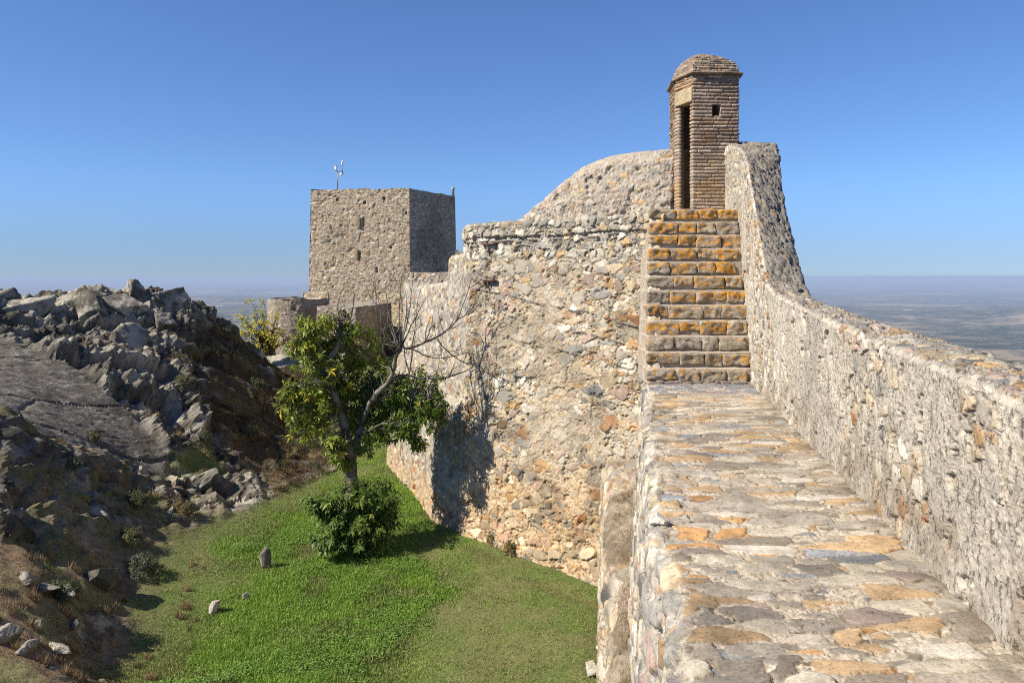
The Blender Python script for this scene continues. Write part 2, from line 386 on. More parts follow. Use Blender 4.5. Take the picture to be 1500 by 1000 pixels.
def ground(X, Y):
    X = np.asarray(X, float); Y = np.asarray(Y, float); sh = X.shape
    x, y = X.ravel(), Y.ravel(); out = np.zeros(len(x))
    for a in range(0, len(x), 20000):
        xx, yy = x[a:a+20000], y[a:a+20000]
        xc, yc = np.clip(xx, -32, 9), np.clip(yy, 3, 64)
        d = np.hypot(xc[:, None]-CP[None, :, 0], yc[:, None]-CP[None, :, 1])
        z = d@RB[:-3]+RB[-3]+RB[-2]*xc+RB[-1]*yc
        o = np.hypot(xx-xc, yy-yc)
        out[a:a+20000] = np.maximum(z-o*.75, -404)
    return out.reshape(sh)
def inpoly(X, Y, poly):
    """signed distance-like: positive inside (metres to the border)"""
    P = np.array(poly); ins = np.zeros(X.shape, bool); dm = np.full(X.shape, 1e9)
    for i in range(len(P)):
        a, b = P[i], P[(i+1) % len(P)]
        c = ((a[1] > Y) != (b[1] > Y)) & (X < (b[0]-a[0])*(Y-a[1])/(b[1]-a[1]+1e-12)+a[0])
        ins ^= c
        t = np.clip(((X-a[0])*(b[0]-a[0])+(Y-a[1])*(b[1]-a[1]))/((b-a)@(b-a)+1e-12), 0, 1)
        dm = np.minimum(dm, np.hypot(X-a[0]-t*(b[0]-a[0]), Y-a[1]-t*(b[1]-a[1])))
    return np.where(ins, dm, -dm)
def WP(l): return [tuple(W(*p)[:2]) for p in l]
SLAB = WP([(-120, 480, 22), (0, 488, 21), (120, 545, 20.3), (200, 602, 19.7), (258, 655, 19.1), (245, 692, 18.2), (200, 692, 18), (120, 657, 16.9), (0, 612, 15.5), (-120, 570, 15)])
LAWN = WP([(150, 1100, 9.2), (165, 1000, 11.1), (178, 950, 12), (210, 850, 14.3), (260, 775, 16.6), (340, 752, 18), (410, 722, 19.8), (450, 706, 21.2), (484, 688, 22.6), (505, 650, 26), (510, 600, 30), (520, 520, 40), (640, 520, 40)])+[(4, 25), (6, 10), (0, 3)]
TERR = WP([(-200, 820, 12), (40, 800, 12.4), (170, 800, 13.8), (160, 850, 12.8), (120, 900, 11.2), (115, 950, 10.4), (100, 1050, 9), (-200, 1100, 8)])
GRASSP = WP([(240, 700, 18.5), (255, 665, 19.3), (310, 650, 20.6), (330, 690, 20), (290, 720, 18.9)])
DARK = WP([(275, 462, 27), (340, 480, 29), (440, 550, 34), (500, 600, 31), (503, 650, 26), (490, 688, 22.6), (400, 722, 20), (330, 690, 21), (295, 640, 21.5), (262, 560, 24), (265, 510, 26)])

def axis(lo, hi, step, far, g=1.17):
    a = list(np.arange(lo, hi, step)); s = step; x = a[-1]
    while x < far: s *= g; x += s; a.append(x)
    s = step; x = lo; pre = []
    while x > -far: s *= g; x -= s; pre.append(x)
    return np.array(pre[::-1]+a)
ax = axis(-15, 2.5, .05, 1500); ay = axis(8.5, 31, .06, 1500)
X, Y = np.meshgrid(ax, ay, indexing='ij')
Z = ground(X, Y)
near = sstep(60, 30, np.hypot(X+5, Y-20))
slab, lawn, terr, gp, dark = [inpoly(X, Y, p)+.25*fbm(np.stack([X, Y, X*0], -1), .9, 77, 3) for p in (SLAB, LAWN, TERR, GRASSP, DARK)]
m_slab = sstep(-.05, .15, slab); m_lawn = sstep(-.2, .35, lawn); m_ter = sstep(-.1, .3, terr); m_gp = sstep(-.15, .3, gp); m_dark = sstep(-.3, .5, dark)
P = np.stack([X, Y, Z], -1)
m_rock = (1-m_slab)*(1-m_lawn)*(1-m_ter)*(1-m_gp)
# strata: a rotated frame, beds that dip to the right
def rocky(X, Y, Z, seed, s1, s2, amp):
    r = math.radians(35)
    a = X*math.cos(r)+Y*math.sin(r); b = -X*math.sin(r)+Y*math.cos(r)+Z*.8
    wa = fbm(np.stack([X, Y, Z], -1), 1.3, seed, 3)*.35; wb = fbm(np.stack([X, Y, Z], -1), 1.3, seed+3, 3)*.35
    e, idv, ox, oy = cells(a+wa, b+wb, s1, s2, seed+6, .95, .25)
    return amp*((rf(idv, 5.3)-.35)*.9 + (rf(idv, 19.)-.5)*ox/s1*1.5+(rf(idv, 43.)-.3)*oy/s2*1.4) - amp*.55*np.exp(-np.maximum(e, 0)/.05), idv, e
r1, id1, e1 = rocky(X, Y, Z, 200, 2.7, .95, .72)
r2, id2, e2 = rocky(X, Y, Z, 300, 1.0, .34, .15)
r3, id3, e3 = rocky(X, Y, Z, 400, .30, .12, .045)
def saw(t): f = t-np.floor(t); return np.where(f < .78, f/.78, (1-f)/.22)
sa = X*.62+Y*.55-Z*.55+.5*fbm(P, .7, 505, 4)
strata = (saw(sa*.9)-.5)*.42*sstep(-.3, .2, fbm(P, .45, 506, 3))+(saw(sa*3.1+.6*fbm(P, 1.5, 507, 3))-.5)*.13
fb = fbm(P, 2.2, 500, 4)
bigamp = lerp(1, .36, m_dark)*sstep(36, 29, Y)
calm = lerp(.32, 1, sstep(-.1, -1.6, lawn))*lerp(.6, 1, sstep(16.2, 18.5, Y))
disp = m_rock*near*bigamp*calm*(r1*.8+r2+r3+strata+.10*fb+.05*fbm(P, 9, 508, 3))
disp += m_slab*(.04*fbm(P, .5, 510, 2)+.022*fbm(np.stack([X*.9+Y*.2, Y*1.6-X*.4, Z*0], -1), 3.0, 511, 5)+.014*fbm(P, 7, 512, 4)+.35*r3)
# deep joints across the slab
e4, id4, _, _ = cells((X*.75+Y*.66)+.3*fbm(P, .8, 513, 3), (X*.66-Y*.75), 3.4, 1.3, 514, .95, .3)
disp -= m_slab*.10*np.exp(-np.maximum(e4, 0)/.02)
disp += m_ter*near*(.05*fb+.02*fbm(P, 9, 515, 2))+m_ter*.55*r3*sstep(.1, .5, fbm(P, .8, 516, 3))
disp += m_lawn*near*.025*fbm(P, 1.2, 517, 4)
nn = normals(P); nn = nn*np.sign(nn[..., 2:3])
Q = P+nn*disp[..., None]
def TN(scale, seed, o=4): return fbm(P, scale, seed, o)
rockc = lerp(C3(.42, .385, .315), C3(.13, .118, .098), sstep(-.25, .3, TN(1.1, 601))[..., None])
rockc = rockc*(.75+.5*rf(id2, 7.7))[..., None]*(1+.25*TN(6, 602, 3))[..., None]
rockc = lerp(rockc, C3(.46, .43, .35), (sstep(.1, .35, TN(4, 603))*.5)[..., None])
soil = lerp(C3(.13, .095, .055), C3(.22, .17, .10), sstep(-.3, .3, TN(5, 604))[..., None])
moss = lerp(C3(.075, .055, .03), C3(.13, .10, .04), sstep(-.2, .3, TN(1.7, 605))[..., None])*(1+.3*TN(9, 606, 3))[..., None]
nz_ = nn[..., 2]
low = sstep(.03, -.12, r2+r3)+sstep(.2, .5, TN(.9, 607))*.5
rockc = lerp(rockc, soil*.6, (np.clip(low, 0, 1)*.5*(1-m_dark))[..., None])
rockc = lerp(rockc, C3(.05, .043, .034), (sstep(.08, .30, TN(3.2, 609, 4))*.7)[..., None])
rockc = lerp(rockc, moss, (m_dark*sstep(.45, -.02, TN(1.5, 608)-.12))[..., None])
sn = fbm(np.stack([X*.8+Y*.2, Y*2.4-X*.5, Z*0], -1), 3.5, 610, 4)
slabc = C3(.16, .142, .12)*(1+.5*sn)[..., None]*(1+.35*TN(9, 611, 3))[..., None]
slabc = lerp(slabc, C3(.36, .335, .29), (sstep(.14, .26, TN(7.5, 612, 5))*.6)[..., None])
slabc = lerp(slabc, C3(.04, .035, .03), (sstep(.15, .4, TN(1.5, 613, 4))*.5)[..., None])
green = lerp(C3(.12, .19, .025), C3(.16, .22, .045), sstep(-.3, .3, TN(3, 620))[..., None])
dry = lerp(C3(.19, .18, .08), C3(.13, .17, .05), sstep(-.3, .3, TN(2, 621))[..., None])
LUSH = WP([(230, 1100, 9.2), (240, 960, 12), (330, 860, 14.4), (400, 770, 17.5), (470, 700, 21), (600, 640, 24), (600, 700, 20.5), (660, 790, 17), (650, 850, 14.9), (600, 930, 12.8), (560, 1100, 9.2)])
def lushness(X, Y):
    P = np.stack([X, Y, X*0], -1)
    return np.clip(sstep(-.9, .9, inpoly(X, Y, LUSH)+1.1*fbm(P, .55, 622, 4))-.25*sstep(.15, .4, fbm(P, 1.1, 623, 3)), 0, 1)
lush = lushness(X, Y)
lawnc = lerp(dry, green, (.25+.75*lush)[..., None])*(1+.2*TN(8, 624, 2))[..., None]
terc = lerp(C3(.29, .20, .125), C3(.26, .245, .11), sstep(-.1, .35, TN(1.3, 625))[..., None])*(1+.25*TN(10, 626, 3))[..., None]
bandm = sstep(18.8, 17.2, Y+.5*fbm(P, .8, 640, 2))*(1-m_dark)
rockc = lerp(rockc, lerp(C3(.26, .195, .12), C3(.19, .18, .085), sstep(-.2, .3, TN(1.2, 642))[..., None])*(1+.3*TN(9, 643, 3))[..., None], (bandm*sstep(-.22, .12, TN(1.6, 641)-.6*(r2+r3)))[..., None])
cc = rockc
for m_, c_ in ((m_slab, slabc), (m_ter, terc), (m_gp, lerp(dry, green, .45)), (m_lawn, lawnc)):
    cc = lerp(cc, c_, m_[..., None])
far = sstep(60, 130, np.hypot(X, Y))
cc = lerp(cc, C3(.05, .06, .03)*(1+.5*TN(.05, 630))[..., None], far[..., None])
hill_mat = surf_mat('hill_ground', .95, 22, .8, .4, bdist=.03)
hg_ = mesh('hill_ground', Q.reshape(-1, 3), gridfaces(len(ax), len(ay)), hill_mat, col=cc)
fr_ = (np.maximum(m_rock, m_slab)*near > .5).ravel()[gridfaces(len(ax), len(ay))[:, 0]]
if len(hg_.data.polygons) == len(fr_): hg_.data.polygons.foreach_set('use_smooth', ~fr_)
tag(hg_, 'castle hill of bedrock, lawn and dry soil', kind='structure')
GQ = Q[..., 2].copy()
def gz(x, y):
    """height of the finished hill near a point"""
    x = np.atleast_1d(x); y = np.atleast_1d(y)
    i = np.clip(np.searchsorted(ax, x), 1, len(ax)-1); j = np.clip(np.searchsorted(ay, y), 1, len(ay)-1)
    fx = (x-ax[i-1])/(ax[i]-ax[i-1]); fy = (y-ay[j-1])/(ay[j]-ay[j-1])
    q = GQ
    return (q[i-1, j-1]*(1-fx)+q[i, j-1]*fx)*(1-fy)+(q[i-1, j]*(1-fx)+q[i, j]*fx)*fy
# ================================================================ masonry
M_WALL = surf_mat('rubble_masonry', .93, 60, .6, .28, lichen=True, bdist=.006)
M_FAR = surf_mat('far_masonry', .95, 18, .6, .3, lichen=True, bdist=.02)
M_PLASTER = surf_mat('lime_render', .95, 70, .8, .22, lichen=True, bdist=.008, pits=True)
M_PAVE = surf_mat('paving', .9, 60, .6, .3, lichen=True, bdist=.005)
M_BRICK = surf_mat('old_brick', .95, 50, .5, .3, lichen=True, bdist=.005)
M_SOIL = surf_mat('soil_stone', .97, 40, .8, .35, lichen=True, bdist=.01)
def XL(Y): return .14+.16*Y        # left edge of the walkway
def XR(Y): return 1.62+.17*Y       # foot of the parapet
ZW = -1.65

# ---- rampart with the paved wall walk
Ys = np.array([-3, 0, 2, 3.3, 4.4, 5.0, 5.6, 7, 9, 11, 12.6])
def sn(y): return .05*math.sin(y*1.9)+.03*math.sin(y*4.7+1)
st = []
for y in Ys:
    e = XL(y)+(.04 if y < 4.6 else -.03)+sn(y)*.5
    st.append([(e-.20, y, -7.2), (e-.15, y, -3.6), (e-.03, y, ZW-.05), (e+.05, y, ZW), (XR(y)+.12, y, ZW)])
rampart = tag(empty('rampart_wall', (1, 6, -6)), 'long low rubble wall carrying the stone paved walkway in the foreground', 'wall')
sys_ = np.array(st)
def styleA(U, V, P, seed, dens=1.0, su=.26, sv=.20, rows=False, lowz=None):
    """irregular rubble: big and small stones bedded in sandy mortar"""
    H, C = mortar(U, V, seed, C3(.53, .46, .355), .010, .035)
    H, C = over((H, C), stones(U, V, P, su*.42, sv*.38, seed+1, PAL_WALL, .005, .012, .006, amount=.62*dens, tilt=.35))
    H, C = over((H, C), stones(U, V, P, su*.9, sv*.8, seed+4, PAL_WALL, .014, .014, .006, amount=.42*dens, skip=.3, tilt=.25, brick=rows))
    H, C = over((H, C), stones(U, V, P, su*1.45, sv*1.25, seed+2, PAL_WALL, .022, .016, .006, amount=.40*dens, skip=.35, tilt=.2, brick=rows))
    H = H-.032*sstep(.3, .45, UVn(U, V, 5.5, seed+9, 3))
    C = C*(1-.35*sstep(.1, .4, UVn(U, V, 2.2, seed+10, 4)))[..., None]
    return H, C
P, U, V, Ku, Kv = loft(sys_, [.03, .012, .0065, .0065, .0065, .0065, .008, .010, .013, .014], [.03, .02, .012, .0075])
N = normals(P); sg = 1 if N[10, -5, 2] > 0 else -1
VV = V-V[:, [int(np.argmax(Kv[0] >= 3))]]
# paving: long flat slabs laid across the walk
H, C = mortar(U, VV, 900, C3(.52, .45, .35), .009, .025, [(2, C3(.46, .41, .35)), (1, C3(.32, .28, .24)), (.6, C3(.46, .32, .19))])
s1 = stones(VV, U, P, .11, .055, 910, PAL_WALK, .004, .005, .003, warp=.3, amount=.6, skip=.3, tilt=.05, brick=True, joint=.35)
H, C = over((H, C), s1)
s2 = stones(VV, U, P, .25, .13, 920, PAL_WALK, .011, .010, .003, warp=.3, amount=.72, skip=.3, tilt=.05, jit=.95, brick=True, joint=.6)
s2 = (s2[0], s2[1], s2[2]*(1+.3*UVn(VV, U, 6, 925, 4))[..., None], s2[3], s2[4])
H, C = over((H, C), s2)
slate = sstep(10.9, 11.4, P[..., 1]+.3*UVn(U, V, 2, 931))*np.maximum(s2[0], s1[0])
C = lerp(C, C3(.17, .20, .26)*np.ones_like(C)*(1+.3*UVn(U, V, 9, 932))[..., None], (slate*.75)[..., None])
H += .020*UVn(U, V, 1.1, 930, 3)+.003*UVn(U, V, 9, 938, 3)
dirt = sstep(.30, .02, XR(P[..., 1])-P[..., 0])*.7
C = lerp(C, C3(.16, .12, .085)*np.ones_like(C), (dirt*sstep(-.3, .3, UVn(U, V, 5, 933)))[..., None])
C = lerp(C, C*.74, (sstep(.12, .4, UVn(U, V, 1.6, 934, 4))*.7)[..., None])
# lip and outer face: greyish irregular rubble
Hf, Cf = mortar(U, V, 940, C3(.42, .39, .34), .014, .05)
Hf, Cf = over((Hf, Cf), stones(U, V, P, .10, .10, 941, PAL_GREYWALL, .006, .02, .015, amount=.8, tilt=.3))
Hf, Cf = over((Hf, Cf), stones(U, V, P, .24, .17, 942, PAL_GREYWALL, .012, .035, .02, amount=.5, tilt=.25))
lip = sstep(3.0, 2.7, Kv+.12*UVn(U, V, 3, 943))
lf = lip*sstep(1.9, 2.6, Kv)
H = lerp(H, Hf, lip*(1-.5*lf)); C = lerp(C, Cf, lip[..., None])
edge = np.exp(-((Kv-2.9)/.35)**2)
H = H+edge*(.05*UVn(U, V*0, 1.7, 944, 3)+.02*UVn(U, V, 9, 945, 2))
sheet('paved_walkway', P, H, C, M_PAVE, N=N, sign=sg, lich=np.clip(.20+.10*UVn(U, V, 1.5, 936, 3)+.10*lip, 0, 1), parent=rampart)

# ---- ledge (old plinth) beside it
LEDGE = np.array([(3, .50, -5.0), (5.5, .75, -4.6), (8.2, 1.05, -4.22), (10.5, 1.27, -3.95), (12.5, 1.48, -3.72), (14.3, 1.66, -3.45), (15.0, 1.72, -3.30), (15.9, 1.62, -3.25)])
st = []
for y in np.arange(3, 15.91, .3):
    xo = np.interp(y, LEDGE[:, 0], LEDGE[:, 1]); zt = np.interp(y, LEDGE[:, 0], LEDGE[:, 2])
    q_ = np.array([[y, 0, 0]]); jx = .10*fbm(q_, 1.3, 990, 3)[0]; jz = .20*fbm(q_, 1.1, 991, 3)[0]; jf = .10*fbm(q_, 1.0, 992, 3)[0]
    xi = .165*y+.35; xo += jx; w = xi-xo
    st.append([(xo-.10+jf, y, -6.6), (xo-.03, y, zt-.25+jz), (xo+.10, y, zt+.03+jz*.6), (xo+w*.6, y, zt+.16+jz*.3), (xi, y, zt+.40)])
P, U, V, Ku, Kv = loft(st, .018, .018)
N = normals(P); sg = 1 if N[5, 5, 0] < 0 else -1
H, C = styleA(U, V, P, 960, 1.0, .26, .2)
top = sstep(1.0, 1.35, Kv+.25*UVn(U, V, 3, 970))
Hs = .08*UVn(U, V, 3, 971, 4)+.04*UVn(U, V, 11, 972, 4)
Cs = lerp(C3(.20, .155, .11), C3(.31, .255, .185), sstep(-.3, .3, UVn(U, V, 4, 973))[..., None])*(1+.3*UVn(U, V, 20, 974, 2))[..., None]
sm = top*(1-.7*sstep(.05, .25, UVn(U, V, 1.3, 975, 3)))
H = H*(1-sm)+Hs*sm; C = lerp(C, Cs, sm[..., None])
tag(sheet('stone_ledge', P, H, C, M_WALL, N=N, sign=sg, lich=.29+.1*UVn(U, V, 2, 976), base=(1, 10, -6)), 'low stone plinth topped with dry soil, along the foot of the walkway wall', 'wall')

# ---- right parapet
prof = [  # Y, inner top z, outer top z
    (-3, -.55, -.6), (0, -.55, -.6), (3.42, -.55, -.56), (4.18, -.51, -.53), (5.37, -.46, -.50), (7.5, -.37, -.44), (9.5, -.26, -.36), (10.4, -.20, -.31), (10.9, -.06, -.16), (11.5, .48, .20),
    (11.9, .85, .52), (12.5, 1.40, 1.0), (13.0, 1.80, 1.45), (13.5, 2.10, 1.95), (14.1, 2.28, 2.22), (14.6, 2.40, 2.38), (15.2, 2.50, 2.52), (16.2, 2.6, 2.6)]
st = []
for y, zi, zo in prof:
    xi = XR(y) if y < 14.3 else XR(14.3)-.13*(y-14.3)
    th = .56 if y < 13 else .56+.12*(y-13)
    xo = XR(y)+th
    r = .05
    st.append([(xi-.05, y, ZW-.25), (xi-.015, y, ZW+.25), (xi, y, zi-.035), (xi+.03, y, zi), (xi+th*.5, y, (zi+zo)/2+.03), (xo-.03, y, zo), (xo, y, zo-.06), (xo+.1, y, -3.2)])
P, U, V, Ku, Kv = loft(st, [.03, .012, .0085, .0085, .0085, .010, .0125, .0125, .0125, .0125, .0125, .0125, .0125, .0125, .0125, .0125, .0125], [.010, .009, .009, .012, .014, .014, .06])
N = normals(P); sg = 1 if N[20, 20, 0] < 0 else -1
H, C = mortar(U, V, 1000, C3(.58, .52, .43), .006, .022, [(2, C3(.5, .46, .41)), (1, C3(.4, .37, .33)), (.5, C3(.6, .57, .52))])
H = H+.009*UVn(U, V, 1.3, 1001, 3)+.0045*UVn(U, V, 24, 1002, 4)
grey = sstep(-.25, .35, UVn(U, V*.6, 1.0, 1003, 4))
C = lerp(C, C3(.40, .365, .31)*np.ones_like(C), (grey*.65)[..., None])*(1+.22*UVn(U, V, 26, 1004, 3))[..., None]
run = UVn(U*3.2, V*.6, 4.2, 1005, 4)
C = C*(1-.14*sstep(.0, .35, run))[..., None]
exposed = sstep(.10, .3, UVn(U, V, .75, 1006, 4)+.30*sstep(1.9, .9, Kv)+.50*sstep(9.8, 11.2, P[..., 1])-.26)
s = stones(U, V, P, .13, .12, 1010, [(3, CREAM), (3, PALE), (1.4, OCHRE), (.8, PINK), (.4, RUST), (1.5, WHITE), (1, GREY)], .010, .012, .012, amount=.6, tilt=.08, warp=.3)
s = (s[0]*exposed, s[1]*exposed, s[2], s[3], s[4]*exposed); H, C = over((H, C), s)
H -= .03*sstep(.30, .42, UVn(U, V, 6, 1012, 4))
topm = sstep(2.6, 3.1, Kv)*sstep(6.2, 5.9, Kv)
Ht, Ct = mortar(U, V, 1020, C3(.38, .35, .30), .016, .045)
rough_top = sstep(10.2, 11.0, P[..., 1])
Ht, Ct = over((Ht, Ct), stones(U, V, P, .15, .11, 1022, [(3, GREY), (2, PALE), (1, SLATE), (2, CREAM*.8), (1, OCHRE), (1, PINK)], .008, .016, .008, amount=.7, tilt=.15))
Ht = Ht+rough_top*(.045*UVn(U, V, 8, 1024, 4))
Ct = lerp(Ct, C3(.20, .18, .155)*(1+.5*UVn(U, V, 11, 1025, 3))[..., None], rough_top[..., None]*.6)
H = lerp(H, Ht, topm); C = lerp(C, Ct, topm[..., None])
footd = sstep(1.35, .95, Kv)
C = lerp(C, C3(.27, .21, .15)*np.ones_like(C), (footd*.6*sstep(-.2, .3, UVn(U, V, 4, 1030)))[..., None])
lich = .23+.09*sstep(9.5, 14, P[..., 1])-.07*topm*sstep(10, 12, P[..., 1])+.06*topm
tag(sheet('parapet_wall', P, H, C, M_PLASTER, N=N, sign=sg, lich=lich, base=(2.5, 6, -1.65)), 'pale weathered parapet right of the walkway, sweeping up beside the steps', 'wall')

# ---- curtain wall A, facing the lawn
A0, A1 = np.array([2.51, 14.3]), np.array([-.88, 17.1])
dA = (A1-A0)/np.linalg.norm(A1-A0); nA = np.array([dA[1], -dA[0]]); nA = nA if nA[1] < 0 else -nA
LA = np.linalg.norm(A1-A0)
st = []
for t in (-.06, .05, .2, .35, .5, .65, .8, .93, 1.0):
    p = A0+(A1-A0)*t; zt = 1.13-.03*t+.02*math.sin(t*9)
    def q(off, z): return (p[0]+nA[0]*off, p[1]+nA[1]*off, z)
    st.append([q(.34, -6.4), q(.16, -3.2), q(.0, -.2), q(.0, zt-.30), q(.05, zt-.27), q(.05, zt-.04), q(.0, zt), q(-1.2, zt+.02)])
# the corner, turning back along the far side
zt = 1.10
c = A1
back = np.array([-.12, 1.0]); back /= np.linalg.norm(back)
for off in (.03, .8, 1.6):
    p = A1+back*off+np.array([-.02, 0])
    s = 1.0
    st.append([(p[0]-.34, p[1]-(.1 if off < .1 else 0), -6.4), (p[0]-.16, p[1], -3.2), (p[0], p[1], -.2), (p[0], p[1], zt-.3), (p[0]-.05, p[1], zt-.27), (p[0]-.05, p[1], zt-.04), (p[0], p[1], zt), (p[0]+1.0, p[1]+.9, zt+.02)])
P, U, V, Ku, Kv = loft(st, .0125, [.016, .0125, .0125, .012, .012, .012, .04])
N = normals(P); sg = 1 if N[40, 40, 1] < 0 else -1
H, C = styleA(U, V, P, 1100, 1.1, .175, .14)
z = P[..., 2]
# plastered, sandier patches low down, larger pale blocks in rows near the top
flush = sstep(.12, .5, UVn(U, V, .8, 1120, 4)+.30*sstep(-2.2, -4, z)*sstep(2.6, 1, U))
Hm, Cm = mortar(U, V, 1121, C3(.49, .41, .31), .012, .06)
H = lerp(H, Hm+.012, flush*.6); C = lerp(C, Cm, (flush*.5)[..., None])
H2, C2 = mortar(U, V, 1130, C3(.36, .33, .28), .014, .05)
H2, C2 = over((H2, C2), stones(U, V, P, .07, .06, 1130, PAL_GREYWALL, .005, .012, .006, amount=.6, tilt=.3))
H2, C2 = over((H2, C2), stones(U, V, P, .17, .165, 1131, [(4, PALE), (3, WHITE*.9), (2, GREY), (1, CREAM), (.4, OCHRE)], .018, .026, .006, amount=.72, brick=True, tilt=.45, warp=.4, jit=1))
tb = sstep(.30, .42, z+.12*UVn(U, V, 2, 1132))
H = lerp(H, H2, tb); C = lerp(C, C2, tb[..., None])
# levelling courses of thin dark slate
for k, zc in enumerate((.80, -.62, -1.02, -1.45, -2.1)):
    zc2 = zc+.10*UVn(U, V*0, .5, 1140+k, 2)+.03*UVn(U, V*0, 3, 1180+k, 2)+(.13*(U-2.2) if k else 0)
    band = np.exp(-((z-zc2)/.022)**2)*(sstep(-.1, .2, UVn(U, V*0, 1.5, 1150+k, 3)) if k else 1)
    on = (UVn(U, V*0, 9, 1160+k, 1) > -.35)
    band = band*on*(.9 if k else 1)
    H += .03*band; C = lerp(C, C3(.13, .125, .13)*np.ones_like(C), (band*.9)[..., None])
H -= .03*sstep(.36, .5, UVn(U, V, 3.6, 1170, 3))
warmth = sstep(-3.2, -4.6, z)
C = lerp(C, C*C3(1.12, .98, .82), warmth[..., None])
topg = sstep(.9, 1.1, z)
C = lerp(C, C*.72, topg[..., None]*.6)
lich = .29+.10*sstep(.2, 1.0, z)*sstep(4.2, 0, U)+.10*sstep(.6, 0, U)
curtain = tag(empty('curtain_wall', (A0[0], A0[1], -5.7)), 'tall sunlit rubble wall facing the lawn, left of the steps', 'wall')
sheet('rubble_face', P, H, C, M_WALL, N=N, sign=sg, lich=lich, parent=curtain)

# ---- far stretch of curtain wall going back behind the tree
B0, B1, B2 = np.array([-.95, 17.3]), np.array([-2.98, 22.7]), np.array([-5.4, 40.])
st = []
def far_st(p, zt, n, plz):
    return [(p[0]+n[0]*.62, p[1]+n[1]*.62, -6.4), (p[0]+n[0]*.50, p[1]+n[1]*.50, plz), (p[0]+n[0]*.08, p[1]+n[1]*.08, plz+.45), (p[0], p[1], zt-.06), (p[0]-n[0]*.06, p[1]-n[1]*.06, zt), (p[0]-n[0]*.9, p[1]-n[1]*.9, zt)]
nb = np.array([-.936, -.352])
st.append([(-.6, 17.0, z_) for z_ in (-6.4, -3.2, -2.7, .4, .46, .47)])
for t, zt in ((-.03, .52), (.05, .50), (.12, .49), (.255, .47), (.27, -.02), (.33, -.14), (.6, -.24), (1.0, -.30)):
    p = B0+(B1-B0)*t; st.append(far_st(p, zt, nb*(.35 if t < 0 else .75 if t < .1 else 1), -3.1-.5*t))
for t, zt in ((.3, -.32), (1, -.34)):
    p = B1+(B2-B1)*t; st.append(far_st(p, zt, np.array([-.99, -.14]), -3.9))
P, U, V, Ku, Kv = loft(st, .03, .03)
N = normals(P); sg = 1 if N[20, 20, 0] < 0 else -1
H, C = mortar(U, V, 1200, C3(.45, .41, .35), .02, .07)
H, C = over((H, C), stones(U, V, P, .10, .11, 1201, PAL_GREYWALL, .006, .018, .008, amount=.7, tilt=.3))
H, C = over((H, C), stones(U, V, P, .20, .17, 1202, PAL_WALL, .014, .02, .008, amount=.38, tilt=.2))
H -= .05*sstep(.28, .42, UVn(U, V, 4, 1206, 3))
C = lerp(C, C3(.42, .385, .33)*(1+.3*UVn(U, V, 12, 1207, 3))[..., None], (.6*sstep(-.1, .25, UVn(U*2.5, V*.5, 1.2, 1203, 3)))[..., None])
led = np.exp(-((Kv-1.5)/.55)**2)*sstep(-.2, .3, UVn(U, V, 1.2, 1204)+.15)
C = lerp(C, C3(.24, .18, .115)*np.ones_like(C), led[..., None])
C = lerp(C, C*C3(1.15, .98, .8), sstep(-4.3, -5, P[..., 2])[..., None])
tag(sheet('far_curtain_wall', P, H, C, M_WALL, N=N, sign=sg, lich=.3+0*U, base=(-1, 18, -5.5)), 'narrow receding rubble wall seen through the bare branches of the tree', 'wall')

# ---- curved parapet left of the sentry box
pts = [(1003, 214, 15.62), (985, 215, 15.5), (960, 216.5, 15.58), (930, 219, 15.75), (912, 222, 15.85), (895, 224, 15.95), (870, 232, 16.1), (850, 241.5, 16.2), (830, 256, 16.35), (800, 283, 16.55), (780, 302, 16.7), (762, 319, 16.85), (750, 330, 16.95)]
st = []
for px, py, y in pts:
    w = W(px, py, y); n = np.array([-.47, -.88]); n /= np.linalg.norm(n)
    h = w[2]-1.0
    def q(off, z): return (w[0]+n[0]*off, w[1]+n[1]*off, z)
    st.append([q(.16, .9), q(.10, 1.0+h*.5), q(.02, 1.0+h*.82), q(-.12, 1.0+h*.97), q(-.3, w[2]), q(-.48, w[2]-.03), q(-.62, w[2]-.15), q(-.66, .9)])
P, U, V, Ku, Kv = loft(st, .018, .018)
N = normals(P); sg = 1 if N[40, 20, 1] < 0 else -1
H, C = mortar(U, V, 1300, C3(.47, .42, .36), .016, .05)
H, C = over((H, C), stones(U, V, P, .07, .055, 1301, [(3, PALE), (2, CREAM), (1, OCHRE), (1, PINK), (1, GREY)], .006, .010, .012, amount=.55, tilt=.25))
H, C = over((H, C), stones(U, V, P, .17, .12, 1302, [(3, PALE), (2, CREAM), (1, OCHRE), (1, PINK), (1, GREY)], .014, .018, .02, amount=.25, tilt=.2))
H -= .04*sstep(.3, .45, UVn(U, V, 4, 1303, 3))
tm = sstep(2.2, 3.2, Kv)
C = lerp(C, C3(.38, .345, .30)*(1+.25*UVn(U, V, 14, 1305, 3))[..., None], (tm*.7)[..., None]); H = lerp(H, H*.4, tm)
tag(sheet('curved_parapet', P, H, C, M_WALL, N=N, sign=sg, lich=.31+0*U, base=(1.5, 16, 1.1)), 'curved rubble parapet humping up against the left side of the brick sentry box', 'wall')

